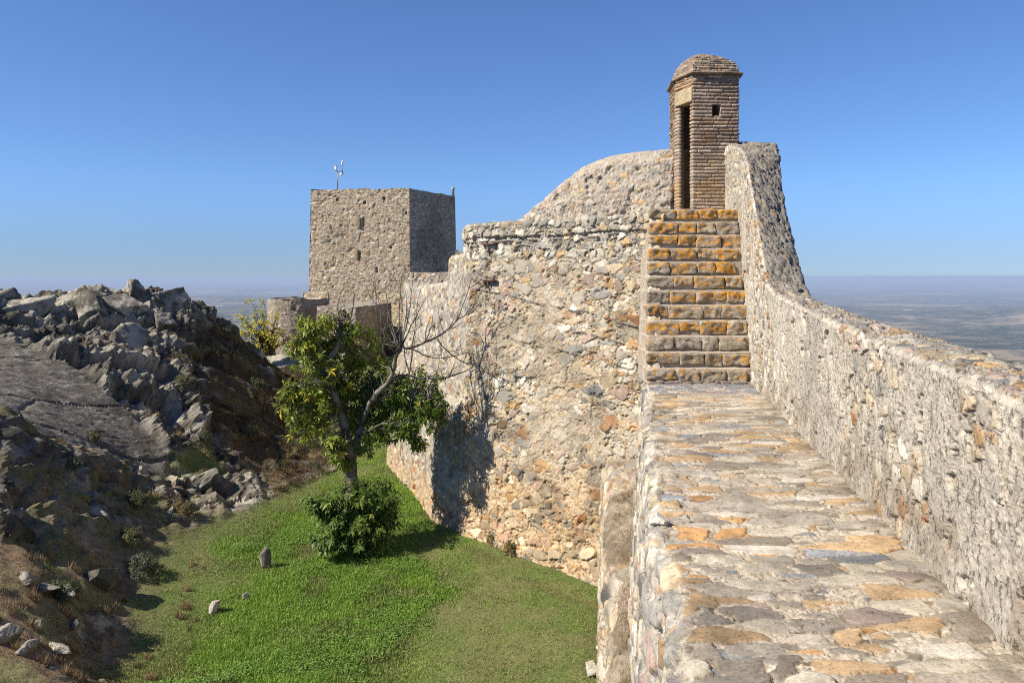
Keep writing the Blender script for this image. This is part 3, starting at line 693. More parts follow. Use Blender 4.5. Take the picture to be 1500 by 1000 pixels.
# landing slab behind the steps and the wall tops
v, f = box_mesh(-.2, 5.2, 14.25, 20.5, .2, 1.10)
v[v[:, 1] < 15, 1] += 0
lp = np.array([(2.56, 14.42), (4.05, 14.42), (5.2, 16.5), (4.6, 19.5), (1.6, 20.2), (-.6, 18.9), (-.5, 17.6)])
def prism(poly, z0, z1):
    n = len(poly); vv = np.concatenate([np.column_stack([poly, np.full(n, z0)]), np.column_stack([poly, np.full(n, z1)])])
    q = np.array([(i, (i+1) % n, n+(i+1) % n, n+i) for i in range(n)])
    cen = poly.mean(0); vv = np.concatenate([vv, [[*cen, z1]]])
    t = np.array([(n+i, n+(i+1) % n, 2*n) for i in range(n)])
    return vv, [q, t]
vv, ff = prism(lp, -6, 1.105)
tag(mesh('bastion_platform', vv, ff, plain_mat('bedding_mortar', (.42, .37, .31), .95, 0, .25, 6), base=(2, 17, -6), smooth=False), 'flat mortar platform under the brick sentry box', 'platform')

# ---- steps
def rblock(c, size, seed, n=9, r=.28, amp=.018):
    """a worn stone block: rounded box with hammered faces"""
    g = np.linspace(-1, 1, n); vs_, fs_ = [], []; k = 0
    for a in range(3):
        for s in (-1, 1):
            A_, B_ = np.meshgrid(g, g, indexing='ij'); q = np.zeros((n, n, 3))
            q[..., a] = s; q[..., (a+1) % 3] = A_*s; q[..., (a+2) % 3] = B_
            vs_.append(q.reshape(-1, 3)); fs_.append(gridfaces(n, n)+k); k += n*n
    v = np.concatenate(vs_); f = np.concatenate(fs_)
    L_ = np.linalg.norm(v, axis=1, keepdims=True)
    sph = v/L_
    e = (np.abs(v)**(2/r)).sum(1, keepdims=True)**(r/2)
    v = v/e
    v = v*np.array(size)/2
    d = fbm(v+np.array(c)*3.1, 6, seed, 3)[:, None]*amp*2+fbm(v+np.array(c), 16, seed+4, 2)[:, None]*amp*.5
    v = v+sph*d
    return v+np.array(c), f
stairs = tag(empty('stone_steps', (2.9, 12.2, ZW)), 'steep flight of stone steps blotched with orange lichen, up to the sentry box', 'steps')
NS, Y0, RUN, Z1 = 12, 12.22, .176, 1.20
RISE = (Z1-ZW)/NS
rr = random.Random(5)
M_STEP = surf_mat('step_stone', .93, 38, .8, .35, lichen=True, bdist=.008)
for i in range(NS):
    y = Y0+i*RUN; zb = ZW+i*RISE; zt = zb+RISE
    xl = XL(y)-.02+.035*(i/NS)*2.2; xr = XR(y)+.04
    if i == 10: xr -= .02
    V_, F_, C_, L_ = [], [], [], []; k = 0
    # mortar body
    nb_ = 26; vv, ff = rblock(((xl+xr)/2, y+.5, (zb+zt)/2-.01), (xr-xl-.01, .96, RISE+.02), 40+i, n=30, r=.06, amp=.008)
    ff = ff+k; V_.append(vv); F_.append(ff); k += len(vv)
    C_.append(C3(.47, .40, .32)*(1+.35*fbm(vv, 9, 60, 3))[:, None]); L_.append(np.full(len(vv), .345))
    nst = rr.choice([4, 4, 4, 5])
    cuts = [0]+sorted([(j+rr.uniform(-.24, .24))/nst for j in range(1, nst)])+[1]
    sp_ = rr.uniform(-.03, .035)
    wtot = xr-xl-.03-(rr.uniform(.0, .14) if i not in (9, 11) else 0)
    for j in range(nst):
        a, b_ = xl+.01+cuts[j]*wtot, xl+.01+cuts[j+1]*wtot
        g = .012; hh = RISE*rr.uniform(.60, .90); dp = rr.uniform(.15, .2)
        cz = zt-.018-hh/2+rr.uniform(-.014, .008)
        if j == 0: a -= .035
        vv, ff = rblock(((a+b_)/2, y+dp/2-.035+rr.uniform(-.012, .014), cz), (b_-a-g, dp, hh), 100+i*7+j, n=21, r=.20, amp=.026)
        an_ = rr.uniform(-.05, .05); cx0 = (a+b_)/2; dx_ = vv[:, 0]-cx0; vv[:, 2] += dx_*an_; vv[:, 1] += dx_*rr.uniform(-.09, .09)
        base = np.array(rr.choice([(.29, .245, .185), (.34, .29, .22), (.25, .21, .165), (.37, .32, .25), (.31, .265, .205)]))
        sp = fbm(vv, 11, 70, 4)
        c_ = base*(1+.4*sp)[:, None]; c_ = lerp(c_, C3(.45, .42, .36), (sstep(.15, .35, fbm(vv, 8, 75, 3))*.5)[:, None])
        V_.append(vv); F_.append(ff+k); k += len(vv); C_.append(c_)
        L_.append(np.full(len(vv), rr.choice([.45, .43, .42, .46, .40, .47])+sp_*.7+.10*fbm(vv, 1.3, 77, 3))-.10*sstep(-.03, -.10, vv[:, 2]-cz)+.05*(i >= 3))
    mesh('step', np.concatenate(V_), np.concatenate(F_), M_STEP, parent=stairs, col=np.concatenate(C_), lich=np.concatenate(L_))
# flank and core under the steps
xs_ = np.array([(XL(Y0)+.0, Y0+.1), (XR(Y0)+.1, Y0+.1), (XR(14.5)+.1, 14.5), (XL(14.5)+.06, 14.5)])
vv, ff = prism(xs_, -6, ZW-.02)
mesh('core', vv, ff, plain_mat('bedding_mortar', (.42, .37, .31)), parent=stairs, smooth=False)
st = []
for i in range(NS+1):
    y = Y0+i*RUN-.02; e = XL(y)-.035+.035*(i/NS)*2.2; zt = ZW+min(i, NS)*RISE+.02
    st.append([(e-.10, y, -6), (e+.015, y, zt-.06), (e+.04, y, zt-.02), (e+.2, y, zt-.02)])
P, U, V, Ku, Kv = loft(st, .02, .02)
N = normals(P); sg = 1 if N[5, 5, 0] < 0 else -1
H, C = styleA(U, V, P, 1400)
sheet('flank', P, H, C, M_WALL, N=N, sign=sg, lich=.4+0*U, parent=stairs)
# rubble footing stones under the lowest step
V_, F_, C_, L_ = [], [], [], []; k = 0
x = XL(Y0)
while x < XR(Y0)-.05:
    w = rr.uniform(.08, .2)
    vv, ff = rblock((x+w/2, Y0-.04, ZW+rr.uniform(-.01, .02)), (w, .14, .08), int(x*100), n=9, r=.3, amp=.014)
    V_.append(vv); F_.append(ff+k); k += len(vv); C_.append(C3(.24, .2, .17)*(1+.4*fbm(vv, 9, 3, 3))[:, None]); L_.append(np.full(len(vv), .36)); x += w
mesh('footing', np.concatenate(V_), np.concatenate(F_), M_STEP, parent=stairs, col=np.concatenate(C_), lich=np.concatenate(L_))

# ---- brick sentry box
SB = empty('sentry_box', (3.6, 15.4, 1.1)); tag(SB, 'small six-sided brick sentry box with a domed roof at the top of the steps', 'sentry box')
ZB, ZE = 1.10, 3.78
c0 = W(1015.5, 300, 14.85)[:2]; c1 = W(1081, 300, 14.9)[:2]; cl = W(989, 300, 15.40)[:2]
poly = np.array([cl, c0, c1, c1+[.08, .80], c0+[.42, 1.30], cl+[.06, .75]])
def ring_pts(poly, du):
    pts, tt, nrm = [], [], []; n = len(poly); s = 0; segs = []
    for i in range(n):
        a, b_ = poly[i], poly[(i+1) % n]; L_ = np.linalg.norm(b_-a); m = max(2, int(round(L_/du)))
        d = (b_-a)/L_; nn_ = np.array([d[1], -d[0]])
        for j in range(m):
            pts.append(a+(b_-a)*j/m); tt.append(s+L_*j/m); nrm.append(nn_)
            segs.append((i, L_*j/m, L_))
        s += L_
    return np.array(pts), np.array(tt), np.array(nrm), segs, s
cen0 = poly.mean(0)
pts, tt, nrm, segs, per = ring_pts(poly, .0115)
zz = np.arange(ZB-.1, ZE+.001, .0105)
nu, nv = len(pts), len(zz)
U = np.repeat(tt[:, None], nv, 1); V = np.repeat(zz[None], nu, 0)
P = np.zeros((nu, nv, 3)); P[..., :2] = pts[:, None, :]; P[..., 2] = V
lean = (V-ZB)*.012
NN = np.zeros_like(P); NN[..., :2] = nrm[:, None, :]
sm = NN.copy()
for _ in range(2): sm = (np.roll(sm, 1, 0)+np.roll(sm, -1, 0)+sm)/3
NN = sm/np.linalg.norm(sm, axis=-1, keepdims=True)
def bricks(U, V, rh, bl, seed, gap=.009, depth=.030):
    Vw = V+.014*UVn(U, V, 1.7, seed, 3); Uw = U+.01*UVn(U, V, 6, seed+1, 2)
    r = np.floor(Vw/rh).astype(np.int64); fv = Vw/rh-r
    off = h2(r, r*0, seed+2)
    a = Uw/bl+off+(r % 2)*.5; c_ = np.floor(a).astype(np.int64); fu = a-c_
    idv = h2(c_, r, seed+3)
    ev = np.minimum(fv, 1-fv)*rh+UVn(U, V, 22, seed+4, 2)*.004; eu = np.minimum(fu, 1-fu)*bl+UVn(U, V, 22, seed+5, 2)*.004
    m = sstep(gap*.5, gap*.5+.012, ev)*sstep(gap*.3, gap*.3+.010, eu)
    prof_ = np.sqrt(np.clip(4*fv*(1-fv), 0, 1))
    H = m*depth*prof_*(.55+.6*idv)+.006*UVn(U, V, 30, seed+7, 2)
    C = lerp(C3(.33, .27, .21)*(1+.2*UVn(U, V, 12, seed+6))[..., None], pick(idv, PAL_BRICK, seed)*(1+.25*UVn(U, V, 9, seed+8, 3))[..., None], m[..., None])
    return H, C, m, idv, r
H, C, m_, idv, row = bricks(U, V, .066, .27, 1500)
segi = np.array([s_[0] for s_ in segs])[:, None]; along = np.array([s_[1] for s_ in segs])[:, None]; segl = np.array([s_[2] for s_ in segs])[:, None]
worn = sstep(.3, -.2, UVn(U, V, 1.2, 1520, 3)+(V-2.35)*.5)
H = lerp(H, H*.45+.012+.006*UVn(U, V, 14, 1521), worn*.65); C = lerp(C, C3(.42, .35, .27)*np.ones_like(C), (worn*.35)[..., None])
C = lerp(C, C*C3(1.15, .95, .6), (sstep(.2, .4, UVn(U, V, 2.5, 1522, 3))*.5)[..., None])
# openings: doorway in the left facet (segment 0), window in the front facet (segment 1), slit at the back
dz = 3.26
L0 = np.linalg.norm(poly[1]-poly[0])
door = (segi == 0) & (along > L0*.26) & (along < L0*.86) & (V < dz)
win = (segi == 1) & (along > .36) & (along < .51) & (V > 2.98) & (V < 3.20)
bwin = (segi == 3) & (along > .17) & (along < .27) & (V > 3.15) & (V < 3.35)
hole = door | win | bwin
keep = ~(hole)
kf = gridfaces(nu, nv, True)
hk = hole.reshape(-1)
kf = kf[~(hk[kf].any(1))]
Q = P+NN*H[..., None]
inn = P.copy(); inn[..., :2] = cen0+(P[..., :2]-cen0)*.80
nvt = nu*nv
idx = np.concatenate([kf[:, [0, 1]], kf[:, [1, 2]], kf[:, [2, 3]], kf[:, [3, 0]]])
key = np.sort(idx, 1); code = key[:, 0]*nvt+key[:, 1]
uq, first, cnt = np.unique(code, return_index=True, return_counts=True)
be = idx[first[cnt == 1]]
bridge = np.column_stack([be[:, 1], be[:, 0], be[:, 0]+nvt, be[:, 1]+nvt])
allv = np.concatenate([Q.reshape(-1, 3), inn.reshape(-1, 3)])
cin = C3(.30, .24, .18)*(1+.2*UVn(U, V, 8, 1530))[..., None]
bm = mesh('brick_wall', allv, [kf, kf[:, ::-1]+nvt, bridge], M_BRICK, parent=SB, col=np.concatenate([C.reshape(-1, 3), cin.reshape(-1, 3)]), lich=np.concatenate([(.29+.06*sstep(2, 3.6, V)).ravel(), np.full(nvt, .2)]))
# lintel stone over the doorway
d0 = (poly[1]-poly[0])/L0; n0 = np.array([d0[1], -d0[0]])
lc = poly[0]+d0*(L0*.55)+n0*(-.07)
vv, ff = rblock((0, 0, 0), (L0*.93, .24, .27), 77, n=24, r=.10, amp=.006)
R2 = np.array([[d0[0], -d0[1], 0], [d0[1], d0[0], 0], [0, 0, 1]])
vv = vv@R2.T+np.array([lc[0], lc[1], dz+.135])
mesh('lintel', vv, ff, M_STEP, parent=SB, col=C3(.47, .38, .24)*(1+.25*fbm(vv, 8, 5, 4))[:, None], lich=np.full(len(vv), .34))
vv, ff = rblock((c0[0]+.43, 14.93+.02, 2.985), (.22, .16, .03), 78, n=10, r=.15, amp=.003)
mesh('window_sill', vv, ff, M_STEP, parent=SB, col=C3(.36, .24, .16)*np.ones((len(vv), 1)), lich=np.full(len(vv), .3))
# eave slab and corbelled brick dome
cen = poly.mean(0)
def scaled(poly, s_, o=0):
    return cen+(poly-cen)*s_+0
def pring(poly, n=160):
    pts, tt, nrm, segs, per = ring_pts(poly, .014); return pts, tt, per
levels = []  # (scale, z) outline of the roof, stepped
outl = [(1.00, ZE-.16), (1.035, ZE-.155), (1.035, ZE-.10), (1.02, ZE-.095), (1.02, ZE-.03), (1.11, ZE-.02), (1.15, ZE-.005), (1.145, ZE+.020), (1.03, ZE+.035)]
nc = 9; z = ZE+.035; Hroof = 4.27-z
for i in range(nc):
    a0 = i/nc; s0 = math.cos(a0*math.pi/2*.95)**.72*1.03; zt = z+Hroof*(i+1)/nc
    zb_ = z+Hroof*i/nc; r_ = .010
    outl += [(s0-.012, zb_+.002), (s0+.010, zb_+r_+.008), (s0+.006, zt-r_-.006), (s0-.020, zt-.003)]
outl += [(.16, 4.272), (.01, 4.28)]
base_pts, tt, _n, _s, per = ring_pts(poly, .016)
sta = np.zeros((len(base_pts)+1, len(outl), 3))
bp2 = np.concatenate([base_pts, base_pts[:1]])
for k_, (s_, z_) in enumerate(outl):
    rad = bp2-cen
    # soften the corners towards the top
    rl = np.linalg.norm(rad, axis=1, keepdims=True); mean = rl.mean(); rd = rad/rl*lerp(rl, mean, np.clip(1.05-s_, 0, 1)*.5)
    sta[:, k_, :2] = cen+rd*s_; sta[:, k_, 2] = z_+.02*fbm(np.column_stack([bp2, bp2[:, 0]*0+k_*.07]), 2, 8, 2)
kv = resample(sta.mean(0)*0+np.array([(0, s_*.5, z_) for s_, z_ in outl]), .014)
P = at_k(sta, kv, 1)
U = np.repeat(np.concatenate([tt, [per]])[:, None], P.shape[1], 1); V = np.repeat((kv*.03)[None], P.shape[0], 0)
N = normals(P); out = np.sign((N[..., :2]*(P[..., :2]-cen)).sum(-1).mean()); sg = 1 if out > 0 else -1
course = np.floor((P[..., 2]-ZE-.035)/(Hroof/nc)).astype(int)
bid = h2(np.floor(U/.2+h2(course, course*0, 5)).astype(int), course, 1600)
bu = np.abs(np.modf(U/.2+h2(course, course*0, 5))[0]-.5)*2
H = .012*UVn(U, V*3, 12, 1601, 3)+.010*(bid-.5)-.02*sstep(.9, .98, bu)
C = pick(bid, [(3, C3(.30, .24, .19)), (2, C3(.36, .27, .2)), (1, C3(.24, .19, .16)), (1, C3(.40, .31, .22))])*(1+.3*UVn(U, V*4, 10, 1602, 3))[..., None]
sheet('domed_roof', P, H, C, M_BRICK, N=N, sign=sg, parent=SB, lich=.38+0*U)
# ================================================================ keep, ruins and small things
def tower_ring(name, poly, z0, z1, batter, du, dvv, seed, pal, lab, cat, base, coursed=True, holes=(), parent=None, rag=.05, size=(.34, .16), lich=.3, mcol=C3(.44, .37, .28), top=True, mat=None):
    pts, tt, nrm, segs, per = ring_pts(np.array(poly, float), du)
    pts = np.concatenate([pts, pts[:1]]); tt = np.concatenate([tt, [per]]); cen = pts.mean(0); nrm = np.concatenate([nrm, nrm[:1]])
    zz = np.linspace(z0, z1, int((z1-z0)/dvv)+1); nu, nv = len(pts), len(zz)
    U = np.repeat(tt[:, None], nv, 1); V = np.repeat(zz[None], nu, 0)
    P = np.zeros((nu, nv, 3)); s_ = 1+batter*(z1-V)
    P[..., :2] = cen+(pts[:, None, :]-cen)*s_[..., None]; P[..., 2] = V
    P[:, -1, 2] += rag*UVn(U[:, -1], V[:, -1], 1.4, seed+5, 3)
    NN = np.zeros_like(P); NN[..., :2] = nrm[:, None]
    k = size[1]
    H, C = mortar(U, V, seed, mcol, k*.10, k*.4)
    H, C = over((H, C), stones(U, V, P, size[0]*.5, size[1]*.6, seed+1, pal, k*.05, k*.12, k*.08, amount=.8, tilt=.3, brick=coursed))
    H, C = over((H, C), stones(U, V, P, size[0], size[1], seed+2, pal, k*.09, k*.2, k*.09, amount=.62, tilt=.2, brick=coursed))
    C = C*(1-.30*sstep(.05, .4, UVn(U, V, .35, seed+8, 4)))[..., None]
    H = H-k*.35*sstep(.42, .50, UVn(U, V, 2.6, seed+9, 2))
    L_ = np.full(U.shape, lich)
    for (u0, u1, v0, v1, dep) in holes:
        m_ = (U > u0) & (U < u1) & (V > v0) & (V < v1); H = np.where(m_, -dep, H)
    segi = np.array([q[0] for q in segs]+[0])[:, None]; al = np.array([q[1] for q in segs]+[0.])[:, None]; sl_ = np.array([q[2] for q in segs]+[1.])[:, None]
    dc = np.minimum(al, sl_-al)
    L_ = L_+.10*sstep(.7, .1, dc)*(size[0] > .3)
    Q = P+NN*H[..., None]
    f = gridfaces(nu, nv)
    vs_ = Q.reshape(-1, 3); cs = C.reshape(-1, 3); ls = L_.ravel(); fl = [f]
    if top:
        tp = Q[:, -1].copy(); n0 = len(vs_); vs_ = np.concatenate([vs_, tp, [[*cen, z1-.1]]]); cs = np.concatenate([cs, cs[:nu]*.9, cs[:1]]); ls = np.concatenate([ls, np.full(nu+1, lich)])
        i = np.arange(nu-1); fl.append(np.column_stack([n0+i, n0+i+1, np.full(nu-1, n0+nu)]))
    o = mesh(name, vs_, fl, mat or M_FAR, parent=parent, base=None if parent is not None else base, col=cs, lich=ls)
    if lab: tag(o, lab, cat)
    return o, P, NN
a_, b_, c_ = W(455.5, 278, 60.8)[:2], W(600, 276, 60)[:2], W(666.5, 287, 65.6)[:2]
d_ = a_+(c_-b_)
keep = tag(empty('castle_keep', (-12, 62, -4)), 'square stone keep with narrow slits, standing tall behind the tree', 'tower')
LK = np.linalg.norm(b_-a_)
ex = (LK*.5, LK*.5)
hl_ = [(LK*.527, LK*.550, 3.75, 4.45, .5), (LK*.49, LK*.51, 1.35, 1.95, .5), (LK*.26, LK*.285, 5.75, 5.95, .4), (LK*.54, LK*.56, 5.5, 5.7, .4), (LK*.73, LK*.75, 5.8, 5.98, .4),
       (LK*.2, LK*.215, 3.6, 3.75, .3), (LK*.95, LK*.97, 4.7, 4.9, .3), (LK*.66, LK*.68, .3, .7, .3), (LK*.15, LK*.17, .9, 1.05, .3), (LK*1.45, LK*1.47, .8, 1.6, .4), (LK*1.22, LK*1.24, 5.3, 5.5, .3), (LK*.8, LK*.82, 2.1, 2.25, .3)]
tower_ring('keep_wall', [a_, b_, c_, d_], -4.5, 6.62, .0035, .055, .05, 2000, PAL_TOWER, None, None, None, holes=hl_, parent=keep, rag=.10, size=(.25, .115), lich=.28)
for zc_, xx in ((4.1, 530), (1.65, 527)):      # dressed jambs beside the slits
    for s_ in (-1,):
        w_ = W(xx+s_*4.2-.5, 405, 60.3)
        vv, ff = rblock((w_[0], w_[1]+.09, zc_), (.20, .30, .75 if zc_ > 3 else .65), int(xx+s_), n=10, r=.12, amp=.01)
        mesh('slit_jamb', vv, ff, M_FAR, parent=keep, col=C3(.36, .29, .17)*np.ones((len(vv), 1)), lich=np.full(len(vv), .38))
def tube(path, rad, n=8, cap=True):
    """tapered tube along a path -> verts, quads"""
    path = np.asarray(path, float); rad = np.broadcast_to(np.asarray(rad, float), (len(path),))
    T = np.gradient(path, axis=0); T /= np.linalg.norm(T, axis=1, keepdims=True)+1e-9
    ref = np.array([.3, .2, .93]) if abs(T[0] @ np.array([.3, .2, .93])) < .9 else np.array([1., 0, 0])
    vs_ = []
    for i in range(len(path)):
        a = np.cross(T[i], ref); a /= np.linalg.norm(a)+1e-9; ref2 = np.cross(a, T[i]); ref = ref2
        ang = np.arange(n)/n*2*math.pi
        vs_.append(path[i]+rad[i]*(np.cos(ang)[:, None]*a+np.sin(ang)[:, None]*ref2))
    v = np.concatenate(vs_); k = len(path)
    I, J = np.meshgrid(np.arange(k-1), np.arange(n), indexing='ij'); J2 = (J+1) % n
    f = np.stack([I*n+J, I*n+J2, (I+1)*n+J2, (I+1)*n+J], -1).reshape(-1, 4)
    if cap:
        v = np.concatenate([v, path[:1], path[-1:]]); j = np.arange(n)
        t = np.concatenate([np.column_stack([j, np.full(n, k*n), (j+1) % n]), np.column_stack([(k-1)*n+j, (k-1)*n+(j+1) % n, np.full(n, k*n+1)])])
        return v, f, t
    return v, f, np.zeros((0, 3), int)
def join(parts):
    V_, F_, T_, k = [], [], [], 0
    for v, f, t in parts:
        V_.append(v); F_.append(f+k); T_.append(t+k); k += len(v)
    return np.concatenate(V_), [np.concatenate(F_), np.concatenate(T_)]
STEEL = plain_mat('dull_steel', (.20, .21, .23), .5, .3, .1); WHITEP = plain_mat('white_plastic', (.75, .76, .78), .4, 0, .03)
RUSTM = plain_mat('rusty_iron', (.12, .045, .03), .85, 0, .4, 30)
ws = tag(empty('weather_station', W(494.5, 278, 62)), 'small white and grey weather station on a thin mast above the keep', 'weather station')
u_ = 62/F
def wp(px, py): return W(px, py, 62)
v, fl = join([tube([wp(494.5, 280), wp(494.5, 250)], .045)]); mesh('mast', v, fl, STEEL, parent=ws)
v, fl = join([tube([wp(493, 251.2), wp(502, 251.2)], .035), tube([wp(501.5, 254), wp(501.5, 244)], .035), tube([wp(501, 254), wp(504, 254.6)], .025)]); mesh('cross_arm', v, fl, STEEL, parent=ws)
v, fl = join([tube([wp(492.2, 250), wp(492.2, 244.7)], [.10, .11], 12), tube([wp(492.2, 244.6), wp(492.2, 244.0), wp(492.2, 242.9), wp(492.2, 242.6)], [.05, .05, .17, .18], 12)]); mesh('rain_gauge', v, fl, WHITEP, parent=ws)
v, fl = join([tube([wp(499.8, 257.6), wp(499.8, 257.2), wp(499.8, 254.2), wp(499.8, 253.4)], [.06, .10, .12, .06], 12)]); mesh('sensor_shield', v, fl, WHITEP, parent=ws)
v, fl = join([tube([wp(501.4, 243.5), wp(501.3, 237.5), wp(502, 235.7), wp(503, 237.6)], [.05, .07, .09, .04], 10)]); mesh('wind_sensor', v, fl, WHITEP, parent=ws)
w_ = W(663.5, 288, 65)
v, fl = join([tube([w_-[0, 0, .3], w_+[0, 0, .55], w_+[0, 0, .60], w_+[0, 0, .75]], [.12, .11, .15, .13], 12)])
tag(mesh('chimney_post', v, fl, plain_mat('grey_render', (.33, .30, .26), .9, 0, .3, 12), base=w_), 'short round grey post on the right corner of the keep', 'post')

# ruins at the foot of the keep
def quadring(pxs, Ys_, zt, zb, name, lab, seed, cat='wall', **kw):
    poly = [W(p, 405, y)[:2] for p, y in zip(pxs, Ys_)]
    return tower_ring(name, poly, zb, zt, 0.004, .045, .045, seed, kw.pop('pal', PAL_TOWER), lab, cat, (*poly[0], zb), **kw)
cx_, cy_ = W(436, 405, 39.3)[:2]
rp = [(cx_+1.42*math.cos(a)*1.0, cy_+1.42*math.sin(a)) for a in np.linspace(0, 2*math.pi, 28)[:-1]]
o, P, NN = tower_ring('round_bastion', rp, -6.5, -1.08, 0.003, .05, .05, 2100, [(3, C3(.40, .34, .27)), (2, C3(.34, .29, .23)), (1, C3(.45, .4, .33))], 'low round open-topped bastion left of the ruined block, below the keep', 'bastion', (cx_, cy_, -6.5), coursed=False, size=(.22, .13), mcol=C3(.37, .31, .25), rag=.16, top=False, lich=.22)
# inner lining so that the bastion reads as hollow
pin = np.array(rp); ci = pin.mean(0); pin = ci+(pin-ci)*.78
qv = np.concatenate([np.column_stack([pin, np.full(27, -1.10)]), np.column_stack([pin, np.full(27, -3.2)]), np.column_stack([ci+(pin-ci)/.78*.995, np.full(27, -1.09)]), [[*ci, -3.2]]])
i = np.arange(27); j = (i+1) % 27
mesh('lining', qv, [np.column_stack([i, i+27, j+27, j]), np.column_stack([i+54, i, j, j+54]), np.column_stack([i+27, np.full(27, 81), j+27])], plain_mat('bastion_mortar', (.33, .28, .22), .95, 0, .35, 8), parent=o, smooth=False)
quadring([444, 481.5, 480, 446], [40.6, 40.2, 42.2, 42.5], -.82, -4, 'ruined_block', 'squat block of ruined masonry between the round bastion and the keep', 2200, 'ruin', coursed=False, size=(.25, .14), lich=.25)
quadring([464, 521.5, 573, 520], [36.6, 36, 42.5, 44], -1.38, -5.6, 'roofless_building', 'low roofless stone building right behind the top of the tree, one side in deep shade', 2300, 'building', coursed=False, size=(.25, .14), lich=.22, pal=[(3, C3(.38, .33, .26)), (2, C3(.30, .26, .21)), (1, C3(.44, .4, .33))])
quadring([556, 612, 606, 560], [44.5, 43.5, 46, 47], -1.0, -6, 'stepped_wall', 'pale low wall stepping down between the keep and the receding wall', 2400, coursed=False, size=(.25, .14))
quadring([585, 610, 606, 586], [40.0, 39.6, 41.5, 42], -2.6, -6, 'retaining_wall', 'low pale retaining wall at the far end of the lawn', 2420, coursed=False, size=(.25, .14))
quadring([598, 662, 668, 600], [50, 49, 53, 55], .26, -5, 'rear_rampart', 'flat-topped grey rampart under the dark side of the keep', 2500, coursed=False, size=(.22, .14), pal=PAL_GREYWALL)
quadring([604, 668, 672, 604], [43.0, 38, 40, 46], -.75, -5, 'sloping_rampart', 'pale rampart shoulder just left of the receding wall', 2600, coursed=False, size=(.22, .14), pal=PAL_GREYWALL)
quadring([668, 700, 700, 668], [31, 30, 33, 34], .98, -5, 'grey_turret', 'dark grey rounded masonry just peeping over the receding wall', 2700, 'turret', coursed=False, size=(.22, .14), pal=[(1, C3(.2, .18, .16)), (1, C3(.27, .25, .22))], mcol=C3(.22, .2, .18), rag=.25)
# fallen blocks beside the block
# iron brackets in the big wall
for k_, (py, lab) in enumerate(((357.5, 'upper rusty iron bracket sticking out of the rubble wall near its left corner'), (410.5, 'lower rusty iron bracket sticking out of the rubble wall near its left corner'))):
    p = W(718, py, 16.74); br = tag(empty('iron_bracket', p), lab, 'bracket', 'rusty brackets in the wall')
    n3 = np.array([nA[0], nA[1], 0]); d3 = np.array([dA[0], dA[1], 0])
    vv, ff = rblock((0, 0, 0), (.40, .13, .022), 9, n=6, r=.1, amp=.002)
    R_ = np.column_stack([d3, n3, [0, 0, 1]])
    mesh('plate', vv@R_.T+p+n3*.05, ff, RUSTM, parent=br)
    v, fl = join([tube([p+n3*.10+[0, 0, -.02], p-n3*.02+[0, 0, -.30]], .014, 6)]); mesh('strut', v, fl, RUSTM, parent=br)

# ================================================================ rocks
M_ROCK = surf_mat('outcrop_rock', .95, 30, .9, .38, lichen=True, bdist=.015)
def crag(c, size, seed, rot=0, n=26, planes=16, flat=.0):
    """faceted broken rock: radius cut by random planes, then chipped"""
    r = np.random.default_rng(seed)
    g = np.linspace(-1, 1, n); vs_, fs_ = [], []; k = 0
    for a in range(3):
        for s in (-1, 1):
            A_, B_ = np.meshgrid(np.tan(g*math.pi/4), np.tan(g*math.pi/4), indexing='ij'); q = np.zeros((n, n, 3))
            q[..., a] = s; q[..., (a+1) % 3] = A_*s; q[..., (a+2) % 3] = B_
            vs_.append(q.reshape(-1, 3)); fs_.append(gridfaces(n, n)+k); k += n*n
    v = np.concatenate(vs_); f = np.concatenate(fs_)
    v /= np.linalg.norm(v, axis=1, keepdims=True)
    pn = r.normal(size=(planes, 3)); pn /= np.linalg.norm(pn, axis=1, keepdims=True); ph = r.uniform(.42, .95, planes)
    dd = v@pn.T; rad = np.where(dd > .05, ph/np.maximum(dd, .05), 9).min(1); rad = np.minimum(rad, 1.35)
    v = v*rad[:, None]
    e = r.uniform(-.1, .1, 3)
    S = np.array(size)/2
    d = fbm(v*1.3+seed, 1.5, seed, 4)*.09+fbm(v+seed, 6, seed+1, 4)*.05
    # bedding: thin steps along one direction
    bd = v@np.array([.75, .1, .66]); st_ = np.abs(np.modf(bd*4+10+.5*fbm(v, 1.5, seed+2, 2))[0]-.5)*2
    d = d-.05*sstep(.75, 1, st_)
    v = v*(1+d[:, None])*S
    ca, sa = math.cos(rot), math.sin(rot)
    v = v@np.array([[ca, sa, 0], [-sa, ca, 0], [0, 0, 1]])
    w = v+np.array(c)
    col = lerp(C3(.44, .405, .33), C3(.14, .127, .105), sstep(-.25, .25, fbm(w, 1.6, 61, 4))[:, None])*(1+.25*fbm(w, 9, 62, 3))[:, None]
    col = lerp(col, C3(.42, .39, .32), (.5*sstep(.12, .32, fbm(w, 5, 63, 3)))[:, None])
    col = lerp(col, C3(.05, .045, .035), (.65*sstep(.15, .35, fbm(w, 3.5, 64, 4)))[:, None])
    return w, f, col
